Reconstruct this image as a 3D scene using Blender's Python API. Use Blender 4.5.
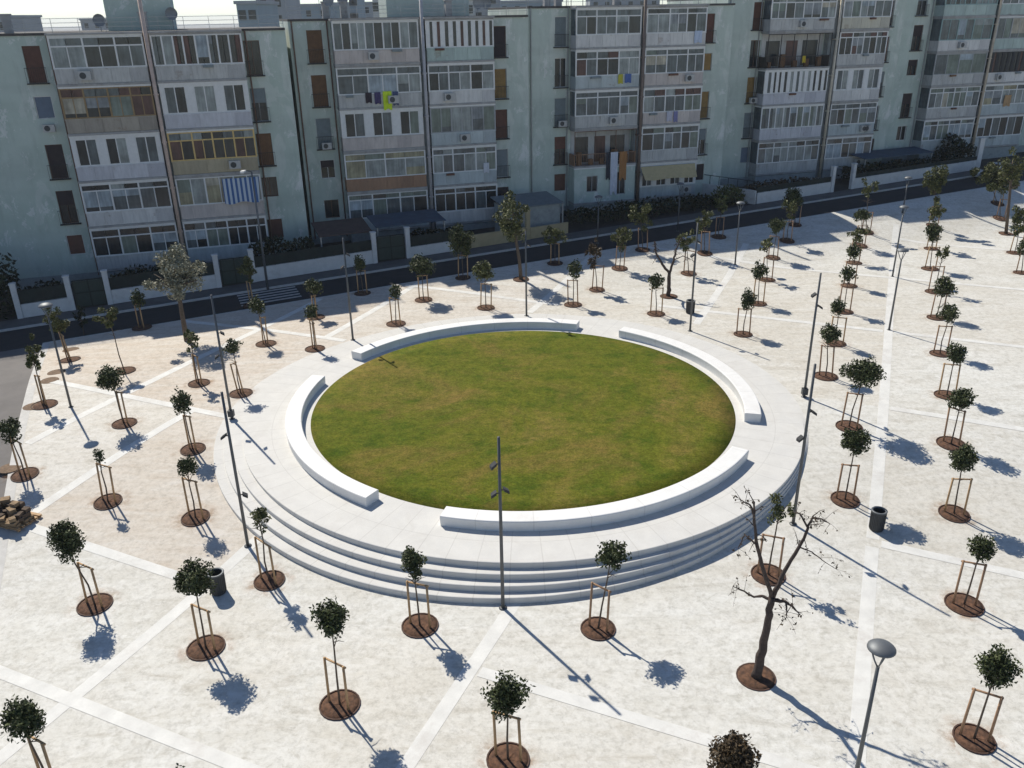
import bpy, math, random
from mathutils import Vector, Matrix, noise
random.seed(7)
scene = bpy.context.scene
for o in list(bpy.data.objects): bpy.data.objects.remove(o)
C = scene.collection
R = math.radians

# ------------------------------------------------------------------ camera
FPX, PITCH, ROLL, HCAM = 840.0, R(23.74), R(-1.05), 18.0
_f = Vector((0, math.cos(PITCH), -math.sin(PITCH))); _r = Vector((1, 0, 0)); _u = _r.cross(_f)
CA = _r*math.cos(ROLL) + _u*math.sin(ROLL); CB = -_r*math.sin(ROLL) + _u*math.cos(ROLL); CC = _f
cam_d = bpy.data.cameras.new('camera'); cam = bpy.data.objects.new('camera', cam_d); C.objects.link(cam)
cam_d.sensor_width = 36; cam_d.sensor_fit = 'HORIZONTAL'; cam_d.lens = 36*FPX/1024
cam_d.clip_start = 0.5; cam_d.clip_end = 9000
M = Matrix((CA, CB, -CC)).transposed().to_4x4(); M.translation = (0, 0, HCAM); cam.matrix_world = M
scene.camera = cam

# ------------------------------------------------------------------ light
SUN_EL = R(48); SH = Vector((0.574, -0.819, 0))            # SH: the way shadows fall
W = bpy.data.worlds.new('World'); scene.world = W; W.use_nodes = True
nt = W.node_tree; nt.nodes.clear()
wo = nt.nodes.new('ShaderNodeOutputWorld'); bg = nt.nodes.new('ShaderNodeBackground'); sky = nt.nodes.new('ShaderNodeTexSky')
sky.sky_type = 'NISHITA'; sky.sun_disc = False; sky.sun_elevation = SUN_EL
sky.sun_rotation = math.atan2(-SH.x, -SH.y); sky.air_density = 0.8; sky.dust_density = 0.15; sky.ozone_density = 1.6; sky.altitude = 800
bg.inputs[1].default_value = 0.102
nt.links.new(sky.outputs[0], bg.inputs[0]); nt.links.new(bg.outputs[0], wo.inputs[0])
sd = bpy.data.lights.new('sun', 'SUN'); sun = bpy.data.objects.new('sun', sd); C.objects.link(sun)
sd.energy = 4.6; sd.angle = R(0.55); sd.color = (1.0, 0.94, 0.825)
sun.rotation_euler = Vector((SH.x*math.cos(SUN_EL), SH.y*math.cos(SUN_EL), -math.sin(SUN_EL))).to_track_quat('-Z', 'Y').to_euler()
sun.location = (-30, 60, 60)
vs = scene.view_settings; vs.view_transform = 'Standard'; vs.look = 'None'; vs.gamma = 1; vs.use_curve_mapping = False
vs.exposure = 0.22

# ------------------------------------------------------------------ frames of the place
ES = Vector((math.cos(R(22.8)), math.sin(R(22.8)), 0)); NS = Vector((-ES.y, ES.x, 0))          # street direction
PD = Vector((math.cos(R(66.2)), math.sin(R(66.2)), 0)); QD = Vector((PD.y, -PD.x, 0))          # paving grid
def sst(t):
    t = min(1, max(0, t)); return t*t*(3-2*t)
PLAT = 0.8
def g(x, y):                                                  # height of the paved ground
    z = -.15 + .95*sst((y-21.5)/14.5)
    u = x*ES.x + y*ES.y; w = x*NS.x + y*NS.y
    t = sst((w-46)/10)
    return z*(1-t) + (0.5+.0306*(u-1.3))*t
def ray(px, py): return CA*((px-512)/FPX) - CB*((py-384)/FPX) + CC
def at(px, py, z=None):                                       # a point of the ground seen at a pixel of the survey photo
    d = ray(px, py)
    if z is not None: return Vector((0, 0, HCAM)) + d*((z-HCAM)/d.z)
    zz = .4
    for _ in range(60):
        P = Vector((0, 0, HCAM)) + d*((zz-HCAM)/d.z); zz = .5*zz + .5*g(P.x, P.y)
    return Vector((0, 0, HCAM)) + d*((zz-HCAM)/d.z)
def at_depth(px, py, Y):
    d = ray(px, py); return Vector((0, 0, HCAM)) + d*(Y/d.y)
def su(u, w, dz=0):
    p = ES*u + NS*w; return Vector((p.x, p.y, g(p.x, p.y)+dz))
def pq(p, q, dz=0):
    v = PD*p + QD*q; return Vector((v.x, v.y, g(v.x, v.y)+dz))

# ------------------------------------------------------------------ helpers
class MB:
    def __init__(s): s.v = []; s.f = []; s.m = []
    def add(s, vs, fs, m=0):
        k = len(s.v); s.v += [tuple(p) for p in vs]
        for f in fs: s.f.append(tuple(i+k for i in f)); s.m.append(m)
    def box(s, x0, x1, y0, y1, z0, z1, m=0):
        s.add([(x0,y0,z0),(x1,y0,z0),(x1,y1,z0),(x0,y1,z0),(x0,y0,z1),(x1,y0,z1),(x1,y1,z1),(x0,y1,z1)],
              [(0,3,2,1),(4,5,6,7),(0,1,5,4),(1,2,6,5),(2,3,7,6),(3,0,4,7)], m)
    def obox(s, c, ax, ay, hx, hy, z0, z1, m=0):              # box with its own horizontal axes
        c = Vector(c); a = Vector(ax)*hx; b = Vector(ay)*hy
        P = [c-a-b, c+a-b, c+a+b, c-a+b]
        s.add([(p.x,p.y,z0) for p in P]+[(p.x,p.y,z1) for p in P],
              [(0,3,2,1),(4,5,6,7),(0,1,5,4),(1,2,6,5),(2,3,7,6),(3,0,4,7)], m)
    def tube(s, pts, rad, n=8, m=0, cap=True):
        pts = [Vector(p) for p in pts]
        if not hasattr(rad, '__len__'): rad = [rad]*len(pts)
        k = len(s.v); prev = None
        for i, p in enumerate(pts):
            d = (pts[min(i+1, len(pts)-1)]-pts[max(i-1, 0)]).normalized()
            if prev is None: a = d.orthogonal().normalized()
            else: a = (prev - d*prev.dot(d)).normalized()
            prev = a; b = d.cross(a)
            for j in range(n):
                t = 2*math.pi*j/n; q = p + (a*math.cos(t)+b*math.sin(t))*rad[i]; s.v.append(tuple(q))
        for i in range(len(pts)-1):
            for j in range(n):
                s.f.append((k+i*n+j, k+i*n+(j+1)%n, k+(i+1)*n+(j+1)%n, k+(i+1)*n+j)); s.m.append(m)
        if cap:
            s.f.append(tuple(k+j for j in reversed(range(n)))); s.m.append(m)
            e = k+(len(pts)-1)*n; s.f.append(tuple(e+j for j in range(n))); s.m.append(m)
    def lathe(s, prof, n=20, c=(0,0,0), m=0):
        k = len(s.v)
        for r, z in prof:
            for j in range(n):
                t = 2*math.pi*j/n; s.v.append((c[0]+r*math.cos(t), c[1]+r*math.sin(t), c[2]+z))
        for i in range(len(prof)-1):
            for j in range(n):
                s.f.append((k+i*n+j, k+i*n+(j+1)%n, k+(i+1)*n+(j+1)%n, k+(i+1)*n+j)); s.m.append(m)
    def build(s, name, mats, parent=None, smooth=False, loc=None):
        me = bpy.data.meshes.new(name); me.from_pydata(s.v, [], s.f)
        if not isinstance(mats, (list, tuple)): mats = [mats]
        for m in mats: me.materials.append(m)
        if len(mats) > 1: me.polygons.foreach_set('material_index', s.m)
        if smooth: me.polygons.foreach_set('use_smooth', [True]*len(me.polygons))
        me.update()
        o = bpy.data.objects.new(name, me); C.objects.link(o)
        if parent: o.parent = parent
        if loc is not None: o.location = loc
        return o
def empty(name, loc, rz=0):
    o = bpy.data.objects.new(name, None); o.empty_display_size = .3; C.objects.link(o)
    o.location = loc; o.rotation_euler = (0, 0, rz); return o
def tag(o, label, cat, group=None):
    o['label'] = label; o['category'] = cat
    if group: o['group'] = group
    return o
def struct(o, kind='structure'): o['kind'] = kind; return o

# ------------------------------------------------------------------ materials
def newmat(name):
    m = bpy.data.materials.new(name); m.use_nodes = True
    n = m.node_tree.nodes; return m, n, m.node_tree.links, n['Principled BSDF']
def ramp(n, l, fac, stops):
    r = n.new('ShaderNodeValToRGB'); e = r.color_ramp.elements
    while len(e) < len(stops): e.new(.5)
    for i, (p, c) in enumerate(stops): e[i].position = p; e[i].color = (*c, 1)
    l.new(fac, r.inputs[0]); return r.outputs[0]
def tex(n, l, scale, detail=4, rough=.6, vec=None, sc=None, rot=0, dist=0):
    t = n.new('ShaderNodeTexNoise'); t.inputs['Scale'].default_value = scale; t.inputs['Detail'].default_value = detail
    t.inputs['Roughness'].default_value = rough; t.inputs['Distortion'].default_value = dist
    co = n.new('ShaderNodeTexCoord'); src = co.outputs['Object']
    if sc or rot:
        mp = n.new('ShaderNodeMapping'); mp.inputs['Scale'].default_value = sc or (1,1,1); mp.inputs['Rotation'].default_value = (0,0,rot)
        l.new(src, mp.inputs[0]); src = mp.outputs[0]
    l.new(src, t.inputs['Vector']); return t.outputs[0]
def mix(n, l, fac, a, b, mode='MIX'):
    x = n.new('ShaderNodeMix'); x.data_type = 'RGBA'; x.blend_type = mode
    for s, i in ((fac, 0), (a, 6), (b, 7)):
        if isinstance(s, (int, float)): x.inputs[i].default_value = s
        elif isinstance(s, tuple): x.inputs[i].default_value = (*s, 1)
        else: l.new(s, x.inputs[i])
    return x.outputs[2]
def math_(n, l, op, a, b=None):
    x = n.new('ShaderNodeMath'); x.operation = op
    for s, i in ((a, 0), (b, 1)):
        if s is None: continue
        if isinstance(s, (int, float)): x.inputs[i].default_value = s
        else: l.new(s, x.inputs[i])
    return x.outputs[0]
def bump(n, l, b, h, s=.3, d=.02):
    x = n.new('ShaderNodeBump'); x.inputs['Strength'].default_value = s; x.inputs['Distance'].default_value = d
    l.new(h, x.inputs['Height']); l.new(x.outputs[0], b.inputs['Normal'])
def plain(name, col, rough=.7, metal=0, var=.18, scale=3.0, stain=None, spec=None, sc=None):
    m, n, l, b = newmat(name); t = tex(n, l, scale, 5, .65, sc=sc)
    lo = tuple(max(0, c*(1-var)) for c in col); hi = tuple(min(1, c*(1+var)) for c in col)
    c = ramp(n, l, t, [(.3, lo), (.7, hi)])
    if stain:
        t2 = tex(n, l, scale*.37, 6, .75, sc=sc); mk = ramp(n, l, t2, [(.52, (0,0,0)), (.7, (1,1,1))]); c = mix(n, l, mk, c, stain)
    l.new(c, b.inputs['Base Color']); b.inputs['Roughness'].default_value = rough; b.inputs['Metallic'].default_value = metal
    if spec is not None: b.inputs['Specular IOR Level'].default_value = spec
    return m

def make_paving():
    m, n, l, b = newmat('brushed_limestone_paving')
    a1 = tex(n, l, 1.0, 6, .72, sc=(.35, 1.6, 1), rot=R(-66), dist=.8)        # worn streaks across the slabs
    a2 = tex(n, l, 1.4, 8, .82, dist=.7)
    a3 = tex(n, l, .11, 5, .65, dist=1.0)
    a4 = tex(n, l, 4.5, 6, .8)
    c = ramp(n, l, a1, [(.26, (.41,.385,.34)), (.46, (.56,.55,.51)), (.66, (.635,.63,.60))])
    spot = ramp(n, l, a2, [(.48, (0,0,0)), (.60, (1,1,1))])
    c = mix(n, l, math_(n, l, 'MULTIPLY', spot, .7), c, (.66,.655,.63))
    big = ramp(n, l, a3, [(.4, (0,0,0)), (.62, (1,1,1))])
    c = mix(n, l, math_(n, l, 'MULTIPLY', big, .32), c, (.52,.48,.41))
    sc_ = ramp(n, l, tex(n, l, 2.6, 6, .8, dist=1.2), [(.52, (0,0,0)), (.64, (1,1,1))]); c = mix(n, l, math_(n, l, 'MULTIPLY', sc_, .55), c, (.42,.40,.35))
    co = n.new('ShaderNodeTexCoord'); sx = n.new('ShaderNodeSeparateXYZ'); l.new(co.outputs['Object'], sx.inputs[0])
    q = math_(n, l, 'ADD', math_(n, l, 'MULTIPLY', sx.outputs[0], QD.x), math_(n, l, 'MULTIPLY', sx.outputs[1], QD.y))
    p = math_(n, l, 'ADD', math_(n, l, 'MULTIPLY', sx.outputs[0], PD.x), math_(n, l, 'MULTIPLY', sx.outputs[1], PD.y))
    def cell(q0, q1, p0, p1, amt):                             # panels of the slanting grid laid in a ruddier stone
        r = math_(n, l, 'MULTIPLY', math_(n, l, 'GREATER_THAN', q, q0), math_(n, l, 'LESS_THAN', q, q1))
        r = math_(n, l, 'MULTIPLY', r, math_(n, l, 'MULTIPLY', math_(n, l, 'GREATER_THAN', p, p0), math_(n, l, 'LESS_THAN', p, p1)))
        return math_(n, l, 'MULTIPLY', r, amt)
    tot = None
    for cl in ((-80, -28.9, 27.4, 99, .68), (-28.9, -19.6, 17.7, 38, .52), (-28.8, -9.1, 38, 50.6, .42), (-80, -28.9, 17.7, 27.4, .18), (-9.1, 1.6, 39.6, 62.2, .38), (1.6, 12.1, 50.6, 62.2, .28), (12.1, 60, 28.9, 39.6, .22), (-19.6, 1.6, 12, 17.6, .12),
               (1.6, 12.1, 28.9, 39.6, .15), (-28.8, -9.1, 50.6, 70, .22), (12.1, 40, 50, 80, .25)):
        m1 = cell(*cl); tot = m1 if tot is None else math_(n, l, 'ADD', tot, m1)
    wash = ramp(n, l, a1, [(.25, (1,1,1)), (.75, (.35,.35,.35))])
    c = mix(n, l, math_(n, l, 'MULTIPLY', tot, wash), c, mix(n, l, math_(n, l, 'LESS_THAN', q, -19.6), (.50,.44,.35), (.47,.36,.265)))
    fine = ramp(n, l, a4, [(.32, (.76,.755,.74)), (.5, (1,1,1)), (.7, (1.1,1.1,1.1))])
    c = mix(n, l, 1.0, c, fine, 'MULTIPLY')
    l.new(c, b.inputs['Base Color']); b.inputs['Roughness'].default_value = .8
    bump(n, l, b, a1, .15, .01); return m
M_pave = make_paving()
M_band = plain('white_stone_band', (.64,.635,.61), .75, var=.10, scale=1.6, stain=(.54,.52,.49))
M_plat = plain('pale_concrete_platform', (.585,.575,.55), .75, var=.06, scale=1.2, stain=(.555,.55,.535))
M_bench = plain('smooth_white_concrete', (.74,.735,.72), .6, var=.04, scale=1.6, stain=(.68,.67,.65))
M_asph = plain('asphalt', (.024,.024,.026), .9, var=.25, scale=1.5, stain=(.034,.032,.032))  # street asphalt, its deep building shade put into the colour
M_asph2 = plain('sunlit_asphalt', (.15,.14,.135), .9, var=.12, scale=.8, stain=(.18,.165,.155))  # paler copy of the street asphalt, sunlit grey put into the colour
M_kerb = plain('kerb_stone', (.5,.49,.47), .8, var=.12)
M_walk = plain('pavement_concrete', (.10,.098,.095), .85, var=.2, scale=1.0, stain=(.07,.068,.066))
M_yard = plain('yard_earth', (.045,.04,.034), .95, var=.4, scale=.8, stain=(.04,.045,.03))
M_paint = plain('road_paint', (.42,.42,.41), .7, var=.15, scale=6, stain=(.3,.3,.3))
M_soil = plain('brown_mulch', (.105,.053,.030), .95, var=.65, scale=7, stain=(.04,.022,.015))
M_dry = plain('dry_brown_earth', (.17,.115,.075), .95, var=.35, scale=8)
M_stake2 = plain('brown_stained_wood', (.32,.195,.115), .75, var=.25, scale=8, sc=(3,3,.4))
def make_spill():
    m, n, l, b = newmat('washed_out_soil'); b.inputs['Base Color'].default_value = (.40,.22,.10,1); b.inputs['Roughness'].default_value = .9
    co = n.new('ShaderNodeTexCoord'); ln = n.new('ShaderNodeVectorMath'); ln.operation = 'LENGTH'; l.new(co.outputs['Object'], ln.inputs[0])
    oi = n.new('ShaderNodeNewGeometry'); t = n.new('ShaderNodeTexNoise'); t.inputs['Scale'].default_value = 2.4; t.inputs['Detail'].default_value = 6; t.inputs['Roughness'].default_value = .75; l.new(oi.outputs['Position'], t.inputs['Vector'])
    f = ramp(n, l, ln.outputs['Value'], [(.5, (1,1,1)), (1.0, (0,0,0))]); k = ramp(n, l, t.outputs[0], [(.45, (0,0,0)), (.75, (1,1,1))])
    l.new(math_(n, l, 'MULTIPLY', math_(n, l, 'MULTIPLY', f, k), .75), b.inputs['Alpha']); return m
M_spill = make_spill()
M_rim = plain('rusted_steel_rim', (.07,.034,.022), .8, var=.3, scale=10)
M_stake = plain('tan_wood', (.42,.27,.14), .75, var=.25, scale=8, sc=(3,3,.4))
M_bark = plain('grey_brown_bark', (.10,.075,.055), .9, var=.35, scale=14)
M_bark2 = plain('dark_bark', (.06,.043,.036), .9, var=.4, scale=9)
M_steel = plain('dark_grey_steel', (.11,.115,.12), .5, .4, var=.12)
M_steel2 = plain('lamp_steel', (.14,.15,.16), .55, .4, var=.12)
M_galv = plain('galvanised_pole', (.33,.34,.34), .5, .4, var=.12)
M_wgl = plain('lamp_glass', (.75,.76,.76), .3, var=.03)
M_flood = plain('floodlight_housing', (.04,.042,.045), .85, var=.15)
M_bin = plain('bin_grey_metal', (.045,.05,.055), .5, .3, var=.15)
M_white = plain('white_paint', (.62,.62,.61), .6, var=.10, scale=2, stain=(.48,.46,.43))
M_ochre = plain('ochre_plaster', (.42,.34,.2), .85, var=.14, scale=1.5, stain=(.33,.27,.17))
M_gate = plain('green_gate_paint', (.022,.04,.033), .6, var=.2)
M_mesh = plain('dark_fence_screen', (.02,.028,.024), .85, var=.3, scale=2)
M_roofbrown = plain('brown_roof_sheet', (.075,.05,.045), .8, var=.25, scale=2)
M_tarp = plain('blue_tarpaulin', (.045,.075,.115), .7, var=.25, scale=1.2)
M_rooftop = plain('dark_roof_felt', (.075,.07,.068), .9, var=.25)
M_roofgrey = plain('grey_felt_roof', (.16,.18,.19), .85, var=.15)

def make_wall(name, a, b_, c_):
    m, n, l, b = newmat(name)
    t1 = tex(n, l, .35, 6, .7); t2 = tex(n, l, 1.1, 6, .72, sc=(1.6, 1.6, .35)); t3 = tex(n, l, .33, 4, .55, sc=(1.5,1.5,.6), dist=.9)
    c = ramp(n, l, t1, [(.32, a), (.66, b_)])
    pat = ramp(n, l, t3, [(.585, (0,0,0)), (.6, (1,1,1))]); c = mix(n, l, math_(n, l, 'MULTIPLY', pat, .38), c, c_)
    t5 = tex(n, l, .55, 6, .8, sc=(1.3,1.3,.8), dist=.35); pp = ramp(n, l, t5, [(.565, (0,0,0)), (.585, (1,1,1))]); c = mix(n, l, math_(n, l, 'MULTIPLY', pp, .6), c, (.76,.76,.74))     # peeling paint
    t6 = tex(n, l, .6, 3, .6, sc=(.22,.22,.9)); dk = ramp(n, l, t6, [(.45, (0,0,0)), (.7, (1,1,1))]); c = mix(n, l, math_(n, l, 'MULTIPLY', dk, .28), c, (.28,.33,.30))       # patched plaster
    st = ramp(n, l, t2, [(.5, (0,0,0)), (.75, (1,1,1))]); c = mix(n, l, math_(n, l, 'MULTIPLY', st, .4), c, tuple(x*.62 for x in a))
    l.new(c, b.inputs['Base Color']); b.inputs['Roughness'].default_value = .9; return m
M_wall = make_wall('green_grey_plaster', (.46,.53,.468), (.535,.595,.54), (.69,.71,.66))
M_wallB = make_wall('blue_grey_plaster', (.445,.53,.465), (.525,.595,.54), (.68,.70,.66))
M_base = plain('grey_basement_plaster', (.3,.33,.33), .9, var=.15, stain=(.2,.22,.22))
M_slab = plain('grey_slab_concrete', (.34,.335,.33), .85, var=.15, scale=2, stain=(.2,.19,.18))
def par(name, col, st=.55):
    m, n, l, b = newmat(name); t = tex(n, l, 1.3, 5, .65, sc=(1.5,1.5,.5)); t2 = tex(n, l, 2.6, 6, .8, sc=(2.2,2.2,.3)); t7 = tex(n, l, .9, 5, .8)
    c = ramp(n, l, t, [(.3, tuple(x*.84 for x in col)), (.7, tuple(min(1, x*1.12) for x in col))])
    c = mix(n, l, math_(n, l, 'MULTIPLY', ramp(n, l, t2, [(.48, (0,0,0)), (.7, (1,1,1))]), .75), c, tuple(x*st for x in col))      # rain streaks
    c = mix(n, l, math_(n, l, 'MULTIPLY', ramp(n, l, t7, [(.6, (0,0,0)), (.68, (1,1,1))]), .5), c, (.20,.13,.09))               # rust
    ge = n.new('ShaderNodeNewGeometry'); c = mix(n, l, 1.0, c, ramp(n, l, ge.outputs['Random Per Island'], [(0, (.80,.80,.81)), (1, (1.08,1.08,1.06))]), 'MULTIPLY')
    l.new(c, b.inputs['Base Color']); b.inputs['Roughness'].default_value = .8; return m
PAR = {'w': par('whitish_parapet', (.62,.61,.60), .72), 'g': par('grey_parapet', (.50,.50,.49)), 'p': par('pinkish_parapet', (.56,.50,.47), .7),
       'b': par('blue_grey_parapet', (.46,.51,.52), .7), 'n': par('pale_green_parapet', (.42,.51,.48), .72), 'l': par('lilac_parapet', (.56,.56,.60), .75),
       'c': par('cream_parapet', (.55,.52,.43), .75), 'o': par('terracotta_parapet', (.36,.21,.13), .7), 'k': par('dark_iron_parapet', (.06,.055,.05)),
       'y': par('gold_glass_parapet', (.42,.36,.25), .7), 'q': par('brownish_glass_parapet', (.36,.32,.27), .65)}
FR = {'w': plain('white_frame', (.68,.68,.67), .5, var=.07), 'y': plain('gold_frame', (.56,.40,.16), .45, .2, var=.15), 'd': plain('dull_gold_frame', (.27,.18,.085), .5, .1, var=.2), 'b': plain('brown_frame', (.14,.075,.05), .6, var=.2),
      't': plain('teal_frame', (.25,.36,.35), .6, var=.15), 'g': plain('grey_frame', (.33,.34,.35), .5, var=.12), 'k': plain('black_frame', (.02,.02,.022), .6)}
def glass(name, col, rough=.18):
    m, n, l, b = newmat(name); t = tex(n, l, .9, 3, .6); t2 = tex(n, l, 2.2, 4, .6, sc=(2.5,2.5,.25))
    c = ramp(n, l, t, [(.3, tuple(x*.6 for x in col)), (.7, tuple(x*1.25 for x in col))])
    f = ramp(n, l, t2, [(.4, (.75,.75,.75)), (.65, (1.1,1.1,1.1))]); c = mix(n, l, 1.0, c, f, 'MULTIPLY')
    l.new(c, b.inputs['Base Color']); b.inputs['Roughness'].default_value = rough; return m
GL = {'d': glass('dark_pane', (.03,.037,.042)), 'm': glass('grey_pane', (.11,.135,.145)), 'l': glass('curtained_pane', (.30,.33,.32), .35),
      'y': glass('yellow_curtain', (.37,.33,.21), .6), 'r': glass('brown_curtain', (.12,.06,.045), .5), 'v': glass('greenish_pane', (.17,.21,.18), .3), 'b': glass('grey_blind', (.28,.30,.31), .6), 'c': glass('cream_blind', (.45,.41,.32), .6), 's': glass('pale_blue_blind', (.36,.42,.46), .5)}
SHUT = {'r': plain('red_brown_shutter', (.13,.055,.035), .7, var=.2), 'b': plain('brown_shutter', (.17,.085,.035), .7, var=.2), 'k': plain('dark_shutter', (.035,.022,.022), .7, var=.2),
        'g': plain('grey_shutter', (.19,.225,.235), .7, var=.12), 'y': plain('ochre_shutter', (.27,.165,.05), .7, var=.2), 'l': plain('blue_grey_shutter', (.15,.19,.25), .7, var=.1)}
M_ac = plain('air_conditioner_white', (.42,.42,.41), .5, var=.08)
M_dish = plain('dish_grey', (.24,.25,.26), .5, var=.1)

def make_leaf(name, dk, lt):
    m, n, l, b = newmat(name)
    ge = n.new('ShaderNodeNewGeometry'); c = ramp(n, l, ge.outputs['Random Per Island'], [(0, dk), (.55, tuple((a+b_)/2*.9 for a, b_ in zip(dk, lt))), (1, lt)])
    l.new(c, b.inputs['Base Color']); b.inputs['Roughness'].default_value = .55
    b.inputs['Specular IOR Level'].default_value = .25
    return m
LEAF = [make_leaf('dark_green_leaf', (.028,.040,.015), (.088,.105,.038)), make_leaf('olive_green_leaf', (.05,.062,.02), (.15,.155,.055)),
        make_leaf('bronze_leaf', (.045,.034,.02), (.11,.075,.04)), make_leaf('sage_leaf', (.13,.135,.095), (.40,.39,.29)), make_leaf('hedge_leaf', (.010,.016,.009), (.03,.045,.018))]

def make_grass():
    m, n, l, b = newmat('mown_grass')
    t1 = tex(n, l, .22, 6, .68, dist=.6); t2 = tex(n, l, 1.7, 7, .85); t3 = tex(n, l, 14, 4, .7); t4 = tex(n, l, .9, 4, .7, sc=(.6,.9,1), rot=R(-30))
    c = ramp(n, l, t1, [(.32, (.062,.098,.006)), (.5, (.115,.125,.013)), (.68, (.20,.148,.042))])
    c = mix(n, l, ramp(n, l, t2, [(.42, (0,0,0)), (.60, (.8,.8,.8))]), c, (.125,.128,.014))
    c = mix(n, l, ramp(n, l, t4, [(.46, (0,0,0)), (.66, (.7,.7,.7))]), c, (.045,.082,.005))
    bt = ramp(n, l, tex(n, l, .16, 5, .7, dist=1.5), [(.48, (0,0,0)), (.64, (1,1,1))]); c = mix(n, l, math_(n, l, 'MULTIPLY', bt, .55), c, (.20,.13,.04))
    mot = tex(n, l, 3.2, 7, .85, dist=.6); c = mix(n, l, 1.0, c, ramp(n, l, mot, [(.36, (.66,.72,.6)), (.5, (1,1,1)), (.64, (1.38,1.3,1.5))]), 'MULTIPLY')
    c = mix(n, l, 1.0, c, ramp(n, l, t3, [(.3, (.6,.6,.56)), (.7, (1.3,1.3,1.32))]), 'MULTIPLY')
    l.new(c, b.inputs['Base Color']); b.inputs['Roughness'].default_value = .9; b.inputs['Specular IOR Level'].default_value = .1
    bump(n, l, b, t3, .8, .04); return m
M_grass = make_grass()
def joints(m, step, rings, dark):
    n = m.node_tree.nodes; l = m.node_tree.links; b = n['Principled BSDF']; src = b.inputs['Base Color'].links[0].from_socket
    ge = n.new('ShaderNodeNewGeometry'); sx = n.new('ShaderNodeSeparateXYZ'); l.new(ge.outputs['Position'], sx.inputs[0])
    x = math_(n, l, 'SUBTRACT', sx.outputs[0], .48); y = math_(n, l, 'SUBTRACT', sx.outputs[1], 36.85)
    a = math_(n, l, 'ARCTAN2', y, x); fr = math_(n, l, 'FRACT', math_(n, l, 'DIVIDE', math_(n, l, 'ADD', a, 10), step)); j = math_(n, l, 'LESS_THAN', fr, .02/11.5/step*1.6)
    r = math_(n, l, 'SQRT', math_(n, l, 'ADD', math_(n, l, 'MULTIPLY', x, x), math_(n, l, 'MULTIPLY', y, y)))
    for q in rings: j = math_(n, l, 'MAXIMUM', j, math_(n, l, 'LESS_THAN', math_(n, l, 'ABSOLUTE', math_(n, l, 'SUBTRACT', r, q)), .014))
    t = tex(n, l, .8, 6, .75, dist=1.0); dirt = ramp(n, l, t, [(.5, (0,0,0)), (.72, (1,1,1))])
    c = mix(n, l, math_(n, l, 'MULTIPLY', dirt, .35), src, tuple(dark)); c = mix(n, l, math_(n, l, 'MULTIPLY', j, .26), c, tuple(x_*.55 for x_ in dark)); l.new(c, b.inputs['Base Color'])
joints(M_plat, R(5), (11.75,), (.47,.445,.41)); joints(M_bench, R(11), (), (.58,.565,.54))

# ------------------------------------------------------------------ the ground
def strip(name, us, ws, mat, dz=0.0, zfun=None, ulim=None):
    mb = MB(); nu, nw = len(us), len(ws)
    V = []
    for w in ws:
        for u in us:
            p = ES*u + NS*w; V.append((p.x, p.y, g(p.x, p.y)+dz-(.35 if name == 'plaza' and math.hypot(p.x-.1, p.y-36.5) < 11.6 else 0)))
    F = [(j*nu+i, j*nu+i+1, (j+1)*nu+i+1, (j+1)*nu+i) for j in range(nw-1) for i in range(nu-1)]
    mb.add(V, F); return struct(mb.build(name, mat, smooth=True))
def lin(a, b, step):
    n = max(1, int(round((b-a)/step))); return [a+(b-a)*i/n for i in range(n+1)]
UE = -7.5; WE = 55.0                                            # west edge and street edge of the square
strip('plaza', lin(UE, 100, .75), lin(-12, WE, .75), M_pave)
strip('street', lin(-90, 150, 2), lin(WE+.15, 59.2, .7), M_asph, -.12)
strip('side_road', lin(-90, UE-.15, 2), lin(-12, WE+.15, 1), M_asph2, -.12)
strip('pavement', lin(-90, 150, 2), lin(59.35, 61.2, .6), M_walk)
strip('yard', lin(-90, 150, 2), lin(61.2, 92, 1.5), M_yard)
mb = MB()
for a, b, w0, w1 in ((UE-.15, 150, WE, WE+.15), (-90, 150, 59.2, 59.35)):
    us = lin(a, b, 1.5)
    for i in range(len(us)-1):
        P = [su(us[i], w0), su(us[i+1], w0), su(us[i+1], w1), su(us[i], w1)]
        mb.add([p+Vector((0,0,.006)) for p in P]+[p-Vector((0,0,.25)) for p in P], [(0,1,2,3),(4,5,1,0),(7,6,2,3)])
wsx = lin(-12, WE, 1.5)
for i in range(len(wsx)-1):
    P = [su(UE-.15, wsx[i]), su(UE+.25, wsx[i]), su(UE+.25, wsx[i+1]), su(UE-.15, wsx[i+1])]
    mb.add([p+Vector((0,0,.006)) for p in P]+[p-Vector((0,0,.25)) for p in P], [(0,1,2,3),(4,0,3,7)])
struct(mb.build('kerb', M_kerb))
mb = MB(); r0 = 6000
mb.add([(-2400,-190,-.9),(2400,-190,-.9),(2400,4900,-.9),(-2400,4900,-.9)], [(0,1,2,3)])
struct(mb.build('ground', plain('far_ground', (.2,.19,.16), .95, var=.3, scale=.01)))
# zebra crossing
mb = MB()
for k in range(5):
    w0 = 56.3+k*.6; us = lin(4.2, 8.2, .5)
    for i in range(len(us)-1):
        P = [su(us[i], w0), su(us[i+1], w0), su(us[i+1], w0+.27), su(us[i], w0+.27)]
        mb.add([p+Vector((0,0,-.114)) for p in P], [(0,1,2,3)])
struct(mb.build('zebra_crossing', M_paint))
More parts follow.
